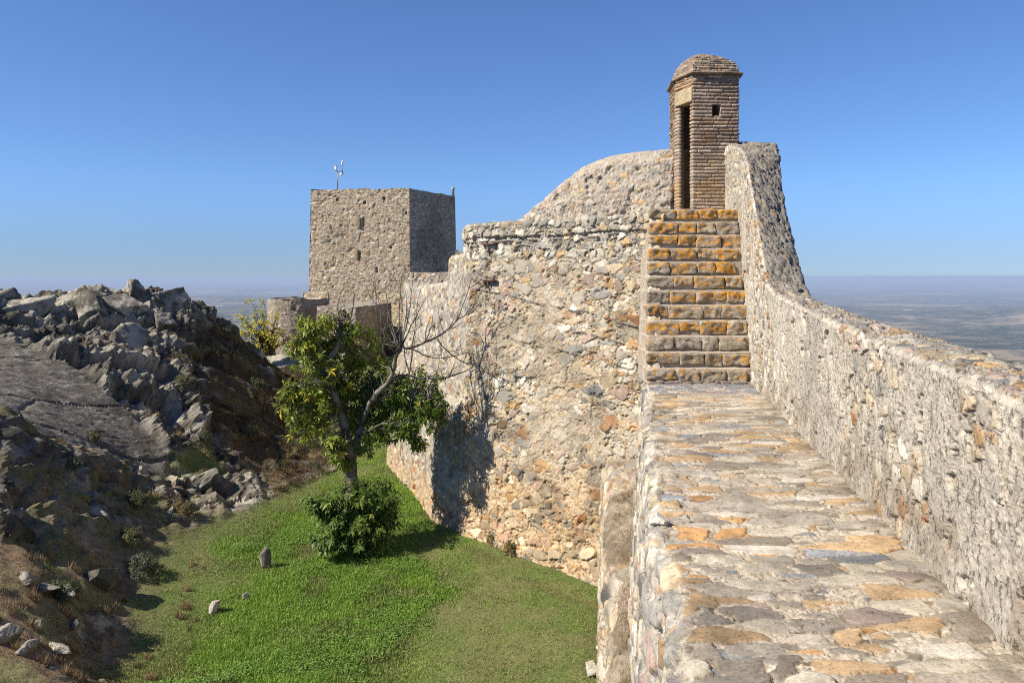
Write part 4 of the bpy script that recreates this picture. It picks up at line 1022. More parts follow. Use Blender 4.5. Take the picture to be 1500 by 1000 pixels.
# ridge crags and gully blocks: px, py of the centre, distance, width, depth, height (m), turn
CRAGS = [(100, 448, 24.6, 1.7, 1.6, 1.25, .3, 'big pale pointed crag on the ridge, left of the notched block'), (140, 450, 24.4, 1.4, 1.5, 1.1, .9, ''), (62, 452, 24.2, 1.3, 1.3, .9, .1, ''), (125, 425, 26.5, 1.0, 1, .6, 1.2, ''),
 (185, 450, 25.2, 1.6, 1.1, .85, -.25, 'square dark-sided block on the ridge crest'), (157, 476, 23.8, .8, .7, .5, .5, ''), (208, 440, 26, 1.0, 1.2, .9, .7, ''), (232, 442, 26.5, 1.4, 1.3, .9, .2, ''), (262, 447, 27.2, 1.5, 1.2, .75, 1, ''),
 (290, 462, 27.6, 1.4, 1.2, .7, .4, ''), (318, 478, 28.2, 1.3, 1.1, .65, 0, ''), (345, 500, 28.8, 1.1, 1.0, .6, .3, ''), (370, 520, 29.3, 1, .9, .5, .3, ''), (10, 450, 23.6, 1.5, 1.4, 1.0, .6, ''), (35, 462, 23.2, 1.4, 1.3, .8, .2, ''), (-40, 452, 23.5, 2, 1.5, 1, .2, ''),
 (60, 490, 22.6, 1.2, 1.2, .7, 1, ''), (108, 500, 22.2, 1.1, 1.2, .75, .5, ''), (150, 515, 22.2, 1.2, 1.1, .8, .2, ''), (128, 488, 23.2, 1, 1, .6, .5, ''), (190, 500, 23.4, 1.2, 1.1, .8, .8, ''), (215, 480, 24.6, 1.4, 1.2, 1.1, .4, ''), (248, 490, 25, 1.3, 1.3, 1.0, .2, ''),
 (275, 500, 25.6, 1.1, 1, .9, 1, ''), (238, 470, 25.5, 1, 1, .7, 1, ''), (170, 545, 21.4, .9, .9, .7, .3, ''), (200, 535, 22, 1, .9, .7, .9, ''), (215, 565, 21, .9, .8, .75, .4, ''), (185, 575, 20.6, .7, .7, .5, 1, ''), (240, 530, 23, .9, .9, .8, 1, ''), (255, 555, 22.4, .8, .7, .6, .3, ''),
 (235, 590, 20.7, .9, .8, .6, .9, ''), (262, 600, 21, 1.0, .8, .8, .2, ''), (285, 618, 21, .8, .6, .6, .9, ''), (270, 628, 20.4, .9, .5, .45, 1.3, ''), (225, 612, 20.1, .6, .5, .4, .3, ''), (290, 590, 21.8, .6, .5, .9, .3, ''), (300, 540, 24.5, .8, .8, .6, .2, ''),
 (306, 655, 20.2, .5, .45, .35, .3, ''), (345, 655, 21.2, .8, .4, .3, .8, ''), (395, 625, 24.4, .7, .4, .3, .8, ''), (360, 575, 24.5, .9, .4, .3, 1, ''), (318, 690, 19.6, .6, .5, .4, .3, ''), (340, 705, 19.5, .7, .5, .45, .9, ''), (370, 720, 19.8, .7, .5, .35, .4, ''), (425, 705, 21.2, .7, .4, .3, .4, ''), (460, 690, 22.4, .6, .4, .3, .8, ''),
 (20, 715, 14.6, .9, .8, .5, .4, ''), (60, 735, 14.6, .8, .7, .4, .9, ''), (95, 725, 15, .9, .8, .45, .2, ''), (135, 735, 15.3, .9, .8, .55, .6, ''), (140, 765, 14.6, 1.2, .9, .7, .1, ''), (100, 775, 13.8, .9, .8, .5, .7, ''), (50, 770, 13.4, .8, .8, .4, .7, ''), (215, 730, 17, .7, .6, .45, .3, ''), (245, 745, 17, .6, .5, .6, .9, ''), (255, 720, 17.9, .5, .5, .35, .3, ''), (180, 720, 16.5, .6, .5, .3, .2, ''),
 (160, 815, 13.8, .55, .5, .4, .4, ''), (175, 850, 13.1, .7, .6, .7, .9, ''), (150, 835, 13.2, .6, .6, .5, .3, ''), (160, 890, 12.2, .6, .6, .6, .2, ''), (140, 920, 11.4, .6, .5, .6, .8, ''), (110, 975, 10.4, .6, .5, .6, .3, ''), (140, 960, 10.9, .5, .5, .5, .3, ''), (60, 975, 9.9, .4, .3, .25, .3, ''), (85, 990, 9.7, .5, .4, .35, .1, '')]
outV, outF, outC, k0 = [], [], [], 0
named = 0
KEEPC = []
for i, q_ in enumerate(CRAGS):
    if q_[1] < 460 or (q_[1] < 560 and i % 4 == 0) or (q_[1] >= 680 and i % 5 == 0): KEEPC.append((i,)+q_)
for (i, px, py, Yd, sx, sy, sz, rt, lab) in KEEPC:
    c_ = W(px, py, Yd); s_ = 1.0
    c_[2] -= sz*(.3 if py > 640 else .22)
    w, f, col = crag(c_, (sx*(1.5 if py < 460 else 1.2), sy*1.3, sz*(1.5 if py < 460 else 1.3)), 3000+i*13, rt, n=34)
    if py > 640 or px > 300: col = col*.9
    outV.append(w); outF.append(f+k0); outC.append(col); k0 += len(w)
tag(mesh('rock_outcrop', np.concatenate(outV), np.concatenate(outF), M_ROCK, base=(-10, 22, -3), col=np.concatenate(outC), lich=np.full(k0, .27), smooth=False), 'jagged grey bedrock crags breaking out of the hill', kind='structure')
# loose stones that could be picked up
LOOSE = [(388, 822, .26, .22, .40, 'upright grey stone standing in the grass left of the leafy bush'), (314, 888, .28, .24, .26, 'pale blocky stone lying in the grass nearest the left rocks'), (360, 873, .12, .12, .13, 'tiny pale stone between the two larger stones in the grass'),
 (42, 850, .42, .3, .16, 'flat whitish stone on the dry terrace at lower left'), (62, 862, .5, .28, .10, 'thin split slab on the dry terrace at lower left'), (98, 872, .3, .28, .3, 'pale chipped stone at the terrace edge beside the small grey shrub'),
 (10, 930, .5, .4, .24, 'grey slab stone at the bottom left border of the terrace'), (38, 950, .38, .26, .18, 'whitish wedge stone low on the terrace, right of the grey slab'), (88, 952, .42, .3, .2, 'greenish rounded stone near the terrace edge'), (110, 915, .22, .2, .18, 'small white stone above the greenish rounded one'),
 (56, 918, .16, .14, .12, 'small rusty stone in the reddish soil of the terrace'), (600, 708, .45, .3, .16, 'flat pale stones lying in grass by the foot of the receding wall'), (868, 980, .5, .36, .14, 'flat grey stone half sunk in grass near the plinth'), (258, 725, .3, .3, .3, 'small pale rock below the smooth slab')]
for i, (px, py, sx, sy, sz, lab) in enumerate(LOOSE):
    # walk along the view line to the ground
    ys_ = np.linspace(8, 26, 400); zs_ = (HY-py)/F*ys_; g_ = gz((px-CX)/F*ys_, ys_); hit = np.argmax(zs_-g_ < sz*.35)
    Yd = ys_[hit]; c_ = np.array([(px-CX)/F*Yd, Yd, g_[hit]+sz*.32])
    w, f, col = crag(c_, (sx, sy, sz*1.25), 5000+i*7, i*.7, n=16)
    col = lerp(col, C3(.60, .56, .47), .10 if i in (0, 10) else .6 if i in (1, 2) else .3)
    tag(mesh('loose_stone', w, f, M_ROCK, base=c_-[0, 0, sz*.4], col=col, lich=np.full(len(w), .28)), lab, 'stone', 'loose stones in the grass')
# white block on the lip of the walkway
w, f, col = crag((XL(5.35)-.02, 5.35, ZW+.03), (.15, .22, .11), 812, .4, n=18)
tag(mesh('white_quartz_stone', w, f, M_ROCK, base=(XL(5.35), 5.35, ZW), col=lerp(col, C3(.70, .66, .59), .85), lich=np.full(len(w), .2)), 'bright white stone set on the left edge of the walkway', 'stone')
# ================================================================ vegetation
LEAF = leaf_mat('foliage', .38, .45); GRASSM = leaf_mat('grass_blades', .30, .6); DRYM = leaf_mat('dry_stems', .15, .8)
BARK = surf_mat('bark', .95, 45, 1.0, .45, bdist=.012)
def leaves_mesh(P, D, Nn, Ln, Wd, droop=.25, fold=.25):
    """long pointed leaves: base at P, pointing along D, face normal about Nn"""
    n = len(P); D = D/(np.linalg.norm(D, axis=1, keepdims=True)+1e-9)
    S = np.cross(D, Nn); S /= np.linalg.norm(S, axis=1, keepdims=True)+1e-9; U_ = np.cross(S, D)
    L_ = Ln[:, None]; w = Wd[:, None]
    mid = P+D*L_*.5+U_*L_*.06
    tip = P+D*L_-np.array([0, 0, 1.])*L_*droop
    l1 = P+D*L_*.45+S*w*.5-U_*w*fold*-1; r1 = P+D*L_*.45-S*w*.5+U_*w*fold
    V_ = np.stack([P, l1, mid, r1, tip], 1).reshape(-1, 3)
    b = (np.arange(n)*5)[:, None]
    T = np.concatenate([b+[0, 1, 2], b+[0, 2, 3], b+[1, 4, 2], b+[2, 4, 3]])
    return V_, T
def rosettes(tips, dirs, r, nl=(5, 9), L_=(.11, .17), wd=.30, cols=None, droop=.25, spread=1.0):
    P_, D_, N_, Ls, Ws, Cs = [], [], [], [], [], []
    for t, d in zip(tips, dirs):
        k = int(r.integers(*nl)); base = r.uniform(0, 6.28); shade = r.uniform(.75, 1.25); ci = r.random()
        a = np.cross(d, [.2, .3, 1]); a /= np.linalg.norm(a)+1e-9; b_ = np.cross(d, a)
        for j in range(k):
            an = base+j*2.4+r.uniform(-.4, .4); el = r.uniform(.1, .9)
            q = (a*math.cos(an)+b_*math.sin(an))*spread+d*el+np.array([0, 0, -.25])
            P_.append(t-d*r.uniform(0, .10)); D_.append(q); N_.append(d*.8+np.array([0, 0, .7])+r.normal(size=3)*.25)
            l = r.uniform(*L_); Ls.append(l); Ws.append(l*wd*r.uniform(.85, 1.2)); Cs.append(cols(t, ci, r)*shade*r.uniform(.85, 1.15))
    V_, T = leaves_mesh(np.array(P_), np.array(D_), np.array(N_), np.array(Ls), np.array(Ws), droop)
    return V_, T, np.repeat(np.array(Cs), 5, 0)
def wobble(path, r, amp, n):
    """resample a path smoothly with a little irregular bending"""
    path = np.asarray(path, float); k = np.linspace(0, len(path)-1, n)
    i = np.clip(np.floor(k).astype(int), 0, len(path)-2); f = (k-i)[:, None]
    pm = np.concatenate([path[:1]*2-path[1:2], path, path[-1:]*2-path[-2:-1]])
    a, b_, c_, d_ = pm[i], pm[i+1], pm[i+2], pm[i+3]
    q = .5*((2*b_)+(-a+c_)*f+(2*a-5*b_+4*c_-d_)*f*f+(-a+3*b_-3*c_+d_)*f**3)
    w = np.cumsum(r.normal(size=q.shape)*amp, 0); w -= np.linspace(0, 1, n)[:, None]*w[-1]
    return q+w
YT = 16.3
def T_(px, py, dy=0): return W(px, py, YT+dy)
r = np.random.default_rng(21)
tree = tag(empty('chestnut_tree', T_(516, 806)), 'forked tree with glossy yellow-green leaves and bare upper branches on the lawn', 'tree')
wood = []
def limb(pts, r0, r1, n=18, sides=10, amp=.006, store=None):
    p = wobble(pts, r, amp, n); rad = np.linspace(r0, r1, n)*(1+.08*np.sin(np.arange(n)*1.7))
    wood.append(tube(p, rad, sides)); 
    return p, rad
tr, _ = limb([T_(516, 816), T_(516, 770), T_(517, 730), T_(513, 690), T_(511, 660), T_(507, 640)], .165, .12, 26, 16, .004)
ll, _ = limb([T_(508, 652), T_(505, 625), T_(498, 600, -.1), T_(489, 570, -.15), T_(485, 540, -.2), T_(488, 522, -.2), T_(496, 508, -.15), T_(500, 488, -.1), T_(500, 470, -.1)], .098, .042, 30, 12, .009)
rl, _ = limb([T_(514, 665), T_(524, 640, .05), T_(530, 618, .1), T_(540, 592, -.1), T_(550, 574, -.2), T_(566, 560, -.3), T_(576, 544, -.35), T_(581, 522, -.4), T_(588, 505, -.4)], .075, .036, 30, 12, .010)
bare, tipsb = [], []
def bough(pts, r0, r1, n=16, amp=.008, tw=6, tl=.5, up=.3):
    p, rad = limb(pts, r0, r1, n, 6, amp)
    for j in range(tw):
        i = int(r.integers(n//4, n-1)); d = r.normal(size=3); d[2] = abs(d[2])*.6+up; d /= np.linalg.norm(d); d = d+ (p[min(i+1, n-1)]-p[i-1])/np.linalg.norm(p[min(i+1, n-1)]-p[i-1])*.8
        d /= np.linalg.norm(d); L_ = tl*r.uniform(.4, 1.1)
        q = [p[i], p[i]+d*L_*.5+r.normal(size=3)*.03, p[i]+d*L_+r.normal(size=3)*.05+[0, 0, .05]]
        q = wobble(q, r, .006, 7); wood.append(tube(q, np.linspace(max(rad[i]*.55, .006), .0035, 7), 4, False))
        for jj in range(2):
            ii = int(r.integers(2, 6)); d2 = d+r.normal(size=3)*.5; d2 /= np.linalg.norm(d2); e_ = wobble([q[ii], q[ii]+d2*L_*.25, q[ii]+d2*L_*.45], r, .004, 5); wood.append(tube(e_, np.linspace(.005, .0025, 5), 3, False))
    return p
# bare upright stems and long arms on the right
for (x0, y0, x1, y1, x2, y2, d_) in [(585, 508, 572, 470, 565, 405, .3), (586, 506, 585, 450, 590, 398, .5), (588, 505, 600, 460, 606, 400, .2), (580, 520, 556, 480, 548, 415, .1), (583, 512, 566, 470, 540, 430, .5), (588, 505, 606, 470, 628, 430, .4), (576, 544, 560, 500, 557, 440, -.1), (600, 545, 606, 500, 612, 440, .3), (600, 548, 590, 500, 596, 430, .6)]:
    bough([T_(x0, y0, -.4), T_(x1, y1, d_-.7), T_(x2, y2, d_*1.4-.8)], .018, .005, 16, .008, 5, .45)
bough([T_(587, 508, -.4), T_(602, 509, -.35), T_(622, 502, -.2), T_(648, 490, .2), T_(668, 470, .2), T_(680, 440, .2), T_(692, 405, .1)], .034, .007, 24, .008, 12, .7)
bough([T_(668, 470, .2), T_(684, 458, .1), T_(700, 438, 0)], .014, .005, 12, .006, 5, .5)
bough([T_(566, 560, -.3), T_(590, 552, -.25), T_(620, 556, -.1), T_(655, 553, 0), T_(688, 540, -.1), T_(715, 520, -.1)], .026, .006, 24, .008, 12, .6)
bough([T_(640, 495, .2), T_(665, 520, .3), T_(700, 535, .3), T_(735, 560, .2)], .014, .004, 18, .008, 6, .5)
bough([T_(600, 508, -.35), T_(640, 520, .2), T_(680, 512, .6), T_(718, 500, .6)], .014, .004, 18, .008, 8, .5)
bough([T_(500, 478, -.1), T_(494, 450, 0), T_(500, 425, 0)], .018, .005, 10, .006, 4, .4)
bough([T_(498, 500, -.1), T_(512, 470, .1), T_(520, 430, .1)], .018, .005, 10, .006, 4, .4)
bough([T_(487, 545, -.2), T_(470, 520, -.3), T_(462, 490, -.3)], .03, .008, 12, .006, 3, .3)
bough([T_(490, 572, -.15), T_(465, 560, -.4), T_(435, 570, -.5)], .028, .008, 12, .006, 3, .3)
bough([T_(540, 592, .15), T_(575, 580, 0), T_(620, 580, -.2), T_(645, 590, -.3)], .035, .008, 14, .006, 3, .3)
bough([T_(524, 640, .05), T_(560, 620, -.3), T_(590, 625, -.4)], .03, .008, 12, .006, 3, .3)
skeleton = np.concatenate([tr[10:], ll, rl]+[np.array(wobble(q, r, .005, 12)) for q in ([T_(487, 545, -.2), T_(470, 520, -.3), T_(462, 490, -.3)], [T_(490, 572, -.15), T_(465, 560, -.4), T_(435, 570, -.5)], [T_(540, 592, .15), T_(575, 580, 0), T_(620, 580, -.2), T_(645, 590, -.3)], [T_(524, 640, .05), T_(560, 620, -.3), T_(590, 625, -.4)])])
# leafy blobs: centre, half width, half height (photo px), distance offset, number of twigs
BL = [(470, 530, 50, 60, 0, 70, .8), (590, 605, 60, 40, .1, 70, .3), (530, 560, 60, 60, .5, 60, .4), (440, 600, 34, 50, -.2, 34, 1), (520, 500, 50, 28, .3, 26, .8), (600, 560, 50, 30, .2, 30, .4), (462, 474, 27, 20, -.3, 34, 1), (440, 508, 20, 18, -.4, 22, 1), (478, 505, 22, 20, .2, 18, .8), (432, 575, 26, 15, -.5, 30, 1), (462, 590, 30, 26, -.3, 44, 1), (476, 548, 26, 22, .4, 26, .7), (455, 622, 20, 16, -.4, 22, 1), (500, 560, 26, 40, .6, 34, .3), (521, 482, 18, 15, 0, 15, .8), (498, 460, 12, 8, .1, 5, 1),
      (488, 655, 20, 24, -.4, 22, .9), (512, 610, 26, 34, .6, 34, .3), (548, 478, 8, 8, .2, 2, .8), (555, 600, 30, 34, .1, 58, .2), (592, 586, 32, 26, -.2, 56, .25), (628, 586, 28, 24, -.3, 50, .3), (645, 605, 14, 18, -.4, 16, .3), (600, 622, 34, 18, -.5, 40, .2), (612, 650, 20, 10, -.5, 12, .3), (560, 640, 24, 14, -.3, 20, .2), (540, 560, 28, 20, .5, 26, .4), (520, 530, 20, 16, .7, 14, .5), (605, 560, 26, 10, .1, 16, .5), (505, 680, 12, 10, -.3, 6, .8), (536, 660, 16, 10, 0, 8, .3), (560, 530, 18, 10, .5, 8, .5)]
tips, dirs, yel = [], [], []
for (px, py, rx, ry, dy, n_, ye) in BL:
    if px > 550: dy = dy+.3
    c_ = T_(px, py, dy); sx, sz = rx*YT/F, ry*YT/F
    for _ in range(int(n_*1.45)):
        v = r.normal(size=3); v /= np.linalg.norm(v); v *= r.uniform(.15, 1.25)**.6
        t = c_+v*np.array([sx, (sx+sz)*.42, sz]); tips.append(t)
        j = np.argmin(np.linalg.norm(skeleton-t-np.array([0, 0, .1]), axis=1)); s = skeleton[j]; d = (t-s); d[2] += .1; d = d/(np.linalg.norm(d)+1e-6)*.6+v*.6; dirs.append(d/np.linalg.norm(d)); yel.append(ye)
        if r.random() < .55 and np.linalg.norm(t-s) < 1.6:
            q = wobble([s, (s+t)/2+r.normal(size=3)*.06+[0, 0, .05], t], r, .006, 8); wood.append(tube(q, np.linspace(.014, .004, 8), 4, False))
tips, dirs, yel = np.array(tips), np.array(dirs), np.array(yel)
# extra rosettes back along each twig
t2 = tips-dirs*r.uniform(.10, .30, (len(tips), 1))+r.normal(size=tips.shape)*.06
tips = np.concatenate([tips, t2]); dirs = np.concatenate([dirs, dirs+r.normal(size=dirs.shape)*.4]); yel = np.concatenate([yel, yel])
dirs /= np.linalg.norm(dirs, axis=1, keepdims=True)
def mkcol(amount):
    def f(t, ci, r):
        g = C3(.11, .175, .028); y = C3(.27, .30, .04); yy = C3(.58, .42, .03)
        if ci < .07*amount+.01: return lerp(y, yy, r.random())
        return lerp(g, y, np.clip(amount*r.uniform(.25, 1.1), 0, 1)**1.3)
    return f
Vs, Ts, Cs, k = [], [], [], 0
for a_ in np.unique(yel):
    m_ = yel == a_
    v, t, c_ = rosettes(tips[m_], dirs[m_], r, (6, 10), (.09, .155), .32, mkcol(a_), .15)
    Vs.append(v); Ts.append(t+k); Cs.append(c_); k += len(v)
v, fl = join(wood)
bc = lerp(C3(.25, .235, .20), C3(.085, .072, .055), sstep(-.2, .25, fbm(v, 7, 91, 4))[:, None])*(1+.3*fbm(v, 22, 92, 2))[:, None]
thin = sstep(.05, .015, np.concatenate([np.full(len(w_[0]), np.ptp(w_[0][:6], axis=0).max()) for w_ in wood]))
mesh('trunk', v, fl, BARK, parent=tree, col=lerp(bc, bc*.62, thin[:, None]))
mesh('crown', np.concatenate(Vs), np.concatenate(Ts), LEAF, parent=tree, col=np.concatenate(Cs), smooth=False)

# bush of young shoots round the foot of the tree
bush = tag(empty('leafy_bush', T_(520, 806, -.3)), 'dense dark green bush of young shoots around the foot of the tree', 'bush')
tips, dirs, stems = [], [], []
for (px, py, rx, ry, dy, n_) in [(520, 765, 50, 34, -.4, 110), (474, 735, 26, 20, -.5, 30), (458, 728, 12, 8, -.5, 6), (555, 730, 26, 30, -.3, 60), (575, 745, 12, 26, -.2, 20), (480, 788, 26, 18, -.8, 34), (520, 718, 28, 22, -.5, 34), (540, 790, 32, 22, -.5, 36), (500, 745, 36, 28, -.6, 46)]:
    c_ = T_(px, py, dy); sx, sz = rx*YT/F, ry*YT/F
    for _ in range(n_):
        v = r.normal(size=3); v /= np.linalg.norm(v); v *= r.uniform(.15, 1.45)**.6
        t = c_+v*np.array([sx, (sx+sz)*.5, sz]); t[2] = max(t[2], gz(t[0], t[1])[0]+.05); tips.append(t); b0 = T_(520, 808, -.1)+np.array([r.normal()*.15, r.normal()*.15, 0]); b0[2] = gz(b0[0], b0[1])[0]
        d = t-b0; d /= np.linalg.norm(d)+1e-6; dirs.append(d*.6+v*.5+[0, 0, .2])
        if r.random() < .35: stems.append(tube(wobble([b0, (b0+t)/2+[0, 0, .12], t], r, .006, 8), np.linspace(.012, .004, 8), 4, False))
tips, dirs = np.array(tips), np.array(dirs); dirs /= np.linalg.norm(dirs, axis=1, keepdims=True)
tips = np.concatenate([tips, tips-dirs*.14]); dirs = np.concatenate([dirs, dirs])
def bushcol(t, ci, r):
    if ci < .006: return C3(.25, .08, .03)
    return lerp(C3(.055, .11, .02), C3(.12, .18, .03), r.random()) if r.random() < .93 else C3(.22, .22, .04)
v, t, c_ = rosettes(tips, dirs, r, (5, 9), (.10, .17), .36, bushcol, .2)
mesh('foliage', v, t, LEAF, parent=bush, col=c_, smooth=False)
v, fl = join(stems); mesh('stems', v, fl, BARK, parent=bush, col=C3(.12, .09, .06)*np.ones((len(v), 1)))

# yellow-green bush-like tree on the far edge
Y2 = 33.5
yb = tag(empty('yellowing_shrub', W(392, 512, Y2)), 'sparse yellow-green shrub behind the right end of the rocky ridge', 'shrub')
tips, dirs, stems = [], [], []
b0 = W(395, 520, Y2)
for (px, py, rx, ry, n_) in [(385, 480, 30, 20, 120), (405, 495, 22, 18, 90), (362, 470, 16, 14, 30), (380, 455, 14, 12, 22), (350, 462, 8, 12, 10), (365, 442, 8, 8, 8), (384, 440, 6, 8, 7), (400, 465, 14, 12, 24), (355, 490, 12, 10, 30), (378, 505, 26, 12, 60)]:
    c_ = W(px, py, Y2)
    for _ in range(n_):
        v = r.normal(size=3); v /= np.linalg.norm(v); v *= r.uniform(.2, 1)**.6
        t = c_+v*np.array([rx, (rx+ry)/2, ry])*Y2/F; tips.append(t); d = t-b0; d /= np.linalg.norm(d); dirs.append(d)
        if r.random() < .25: stems.append(tube(wobble([b0+r.normal(size=3)*[.15, .15, 0], (b0+t)/2+[0, 0, .1], t], r, .01, 8), np.linspace(.02, .005, 8), 4, False))
v, t, c_ = rosettes(np.array(tips), np.array(dirs), r, (5, 9), (.09, .15), .5, lambda t, ci, r: lerp(C3(.36, .36, .04), C3(.55, .46, .04), r.random()), .2)
mesh('foliage', v, t, LEAF, parent=yb, col=c_, smooth=False)
v, fl = join(stems); mesh('stems', v, fl, BARK, parent=yb, col=C3(.14, .11, .08)*np.ones((len(v), 1)))

# low grey-green cushions on the rocks
SH = [(207, 832, .75, .34, 'round grey-green cushion shrub where the lawn meets the rocks'), (92, 868, .55, .30, 'grey-green cushion shrub on the dry terrace'), (190, 788, .55, .28, 'dark cushion shrub above the terrace outcrop'), (95, 682, .6, .25, 'dull green cushion shrub at the lower edge of the smooth slab'),
      (200, 735, .6, .3, 'cushion shrub just below the smooth slab'), (270, 560, .6, .3, 'cushion shrub on the dark slope beside the gully'), (300, 640, .4, .2, 'small cushion shrub above the small grassy flat'), (375, 565, .8, .35, 'olive cushion shrub high on the dark slope'), (365, 635, .7, .3, 'olive cushion shrub in the middle of the dark slope'), (325, 670, .5, .25, 'olive cushion shrub at the foot of the dark slope'),
      (330, 485, .5, .22, 'cushion shrub near the ridge crest'), (138, 640, .3, .15, 'tiny shrub rooted in the smooth slab'), (268, 748, .6, .3, 'rusty green shrub beside the last rocks above the lawn'), (420, 670, .5, .25, 'dark cushion shrub at the far lawn edge'), (748, 782, .35, .30, 'yellowish weed clump at the foot of the big wall'), (722, 770, .3, .35, 'brown weed clump at the foot of the big wall')]
def hit(px, py, lift=0):
    ys_ = np.linspace(8.6, 36, 900); zs_ = (HY-py)/F*ys_; g_ = gz((px-CX)/F*ys_, ys_); i = int(np.argmax(zs_-g_ < lift)); return np.array([(px-CX)/F*ys_[i], ys_[i], g_[i]])
for i, (px, py, w_, h_, lab) in enumerate(SH):
    c_ = hit(px, py, h_*.2); n_ = int(170*w_/.6)
    if i >= 14: c_ = W(px, py, 16.0 if i == 14 else 16.4); c_[2] = gz(c_[0], c_[1])[0]
    v = r.normal(size=(n_, 3)); v[:, 2] = np.abs(v[:, 2])*1.1; v /= np.linalg.norm(v, axis=1, keepdims=True); lump = 1+.25*fbm(v, 2.2, 700+i, 2)[:, None]
    t = c_+v*lump*np.array([w_/2, w_/2, h_])*r.uniform(.75, 1, (n_, 1))
    base_c = [C3(.10, .115, .065), C3(.085, .10, .045), C3(.12, .12, .05)][i % 3] if i < 12 else C3(.16, .13, .05)
    vv, tt_, cc_ = rosettes(t, v, r, (6, 10), (.05, .09), .22, lambda t, ci, r: base_c*r.uniform(.7, 1.3), 0)
    tag(mesh('cushion_shrub', vv, tt_, LEAF, base=c_, col=cc_, smooth=False), lab, 'shrub', 'low shrubs on the rocky ground')

# grass: single blades, thick in the lush middle of the lawn
def blades(X, Y, Z, hgt, wid, col, lean=.5):
    n = len(X); a = r.uniform(0, 2*math.pi, n); l = r.uniform(.1, lean, n); b_ = r.uniform(0, 2*math.pi, n)
    P0 = np.stack([X-np.cos(a)*wid/2, Y-np.sin(a)*wid/2, Z], -1); P1 = np.stack([X+np.cos(a)*wid/2, Y+np.sin(a)*wid/2, Z], -1)
    P2 = np.stack([X+np.cos(b_)*l*hgt, Y+np.sin(b_)*l*hgt, Z+hgt], -1)
    V_ = np.stack([P0, P1, P2], 1).reshape(-1, 3); T = (np.arange(n)*3)[:, None]+[0, 1, 2]
    return V_, T, np.repeat(col, 3, 0)
def scatter(n, x0, x1, y0, y1, maskf, near=True):
    x = r.uniform(x0, x1, n); u = r.random(n); y = y0*(y1/y0)**u if near else r.uniform(y0, y1, n)
    keep = maskf(x, y); return x[keep], y[keep]
nz2 = lambda x, y, s, k, o=3: fbm(np.stack([x, y, x*0], -1), s, k, o)
x, y = scatter(620000, -8.5, 2.6, 10.2, 34, lambda x, y: (inpoly(x, y, LAWN)+.25*nz2(x, y, .9, 77) > 0) & (np.abs((x/y)*F+CX-450) < 480))
lu = lushness(x, y); kp = r.random(len(x)) < .45+.55*lu; x, y, lu = x[kp], y[kp], lu[kp]
pt = nz2(x, y, 1.7, 801)
g1 = lerp(C3(.14, .235, .03), C3(.22, .32, .055), r.random(len(x))[:, None]); dr = lerp(C3(.33, .29, .15), C3(.20, .23, .08), r.random(len(x))[:, None])
isdry = r.random(len(x)) > np.clip(.36+.55*lu+.80*pt, .05, .97)
colg = np.where(isdry[:, None], dr, g1*(.8+.4*sstep(-.4, .4, pt))[:, None])
hg = (.022+.035*lu)*r.uniform(.6, 1.5, len(x))*(1+.6*sstep(.1, .5, nz2(x, y, 2.5, 803)))
v, t, c_ = blades(x, y, gz(x, y)-.004, hg, .007+.010*lu*r.random(len(x))+.0004*y, colg, .9)
tag(mesh('grass', v, t, GRASSM, col=c_, smooth=False), 'short green grass covering the lawn below the wall', 'grass', kind='stuff')
# broad-leaved ground cover in the lush part
x, y = scatter(150000, -7.5, 2, 10.2, 20, lambda x, y: (inpoly(x, y, LAWN) > .2) & (lushness(x, y)+.5*nz2(x, y, 3.1, 815)+.4*r.normal(size=len(x))*.5 > .75) & (nz2(x, y, 1.1, 811)+.15*r.normal(size=len(x)) > .05))
n = len(x); d = r.normal(size=(n, 3)); d[:, 2] = .25; z = gz(x, y)+.02+.05*r.random(n)+.05*sstep(-.1, .5, nz2(x, y, 1.5, 812))
v, t = leaves_mesh(np.stack([x, y, z], -1), d, np.tile([0, 0, 1.], (n, 1))+r.normal(size=(n, 3))*.35, r.uniform(.02, .045, n), r.uniform(.015, .035, n), 0, .1)
c_ = lerp(C3(.10, .21, .03), C3(.17, .29, .05), r.random(n)[:, None])
tag(mesh('ground_cover', v, t, GRASSM, col=np.repeat(c_, 5, 0), smooth=False), 'bright clover-like ground cover in the lush part of the lawn', 'ground cover', kind='stuff')
# dry grass on terrace, banks, gully and slab edge
def drymask(x, y):
    ter_ = inpoly(x, y, TERR) > -.3; ln = inpoly(x, y, LAWN); sb = inpoly(x, y, SLAB); gp_ = inpoly(x, y, GRASSP)
    bank = (ln < .9) & (ln > -1.0) & (nz2(x, y, .8, 820) > -.02)
    edge_ = (sb < 0) & (sb > -.8) & (y < 18.5) & (nz2(x, y, .9, 821) > 0)
    gul = (ln < -1) & (sb < 0) & (nz2(x, y, .7, 822) > .22)
    return (ter_ & (nz2(x, y, 1.5, 823) > -.25)) | bank | edge_ | gul | (gp_ > 0)
x, y = scatter(330000, -14, 0, 8.6, 28, drymask)
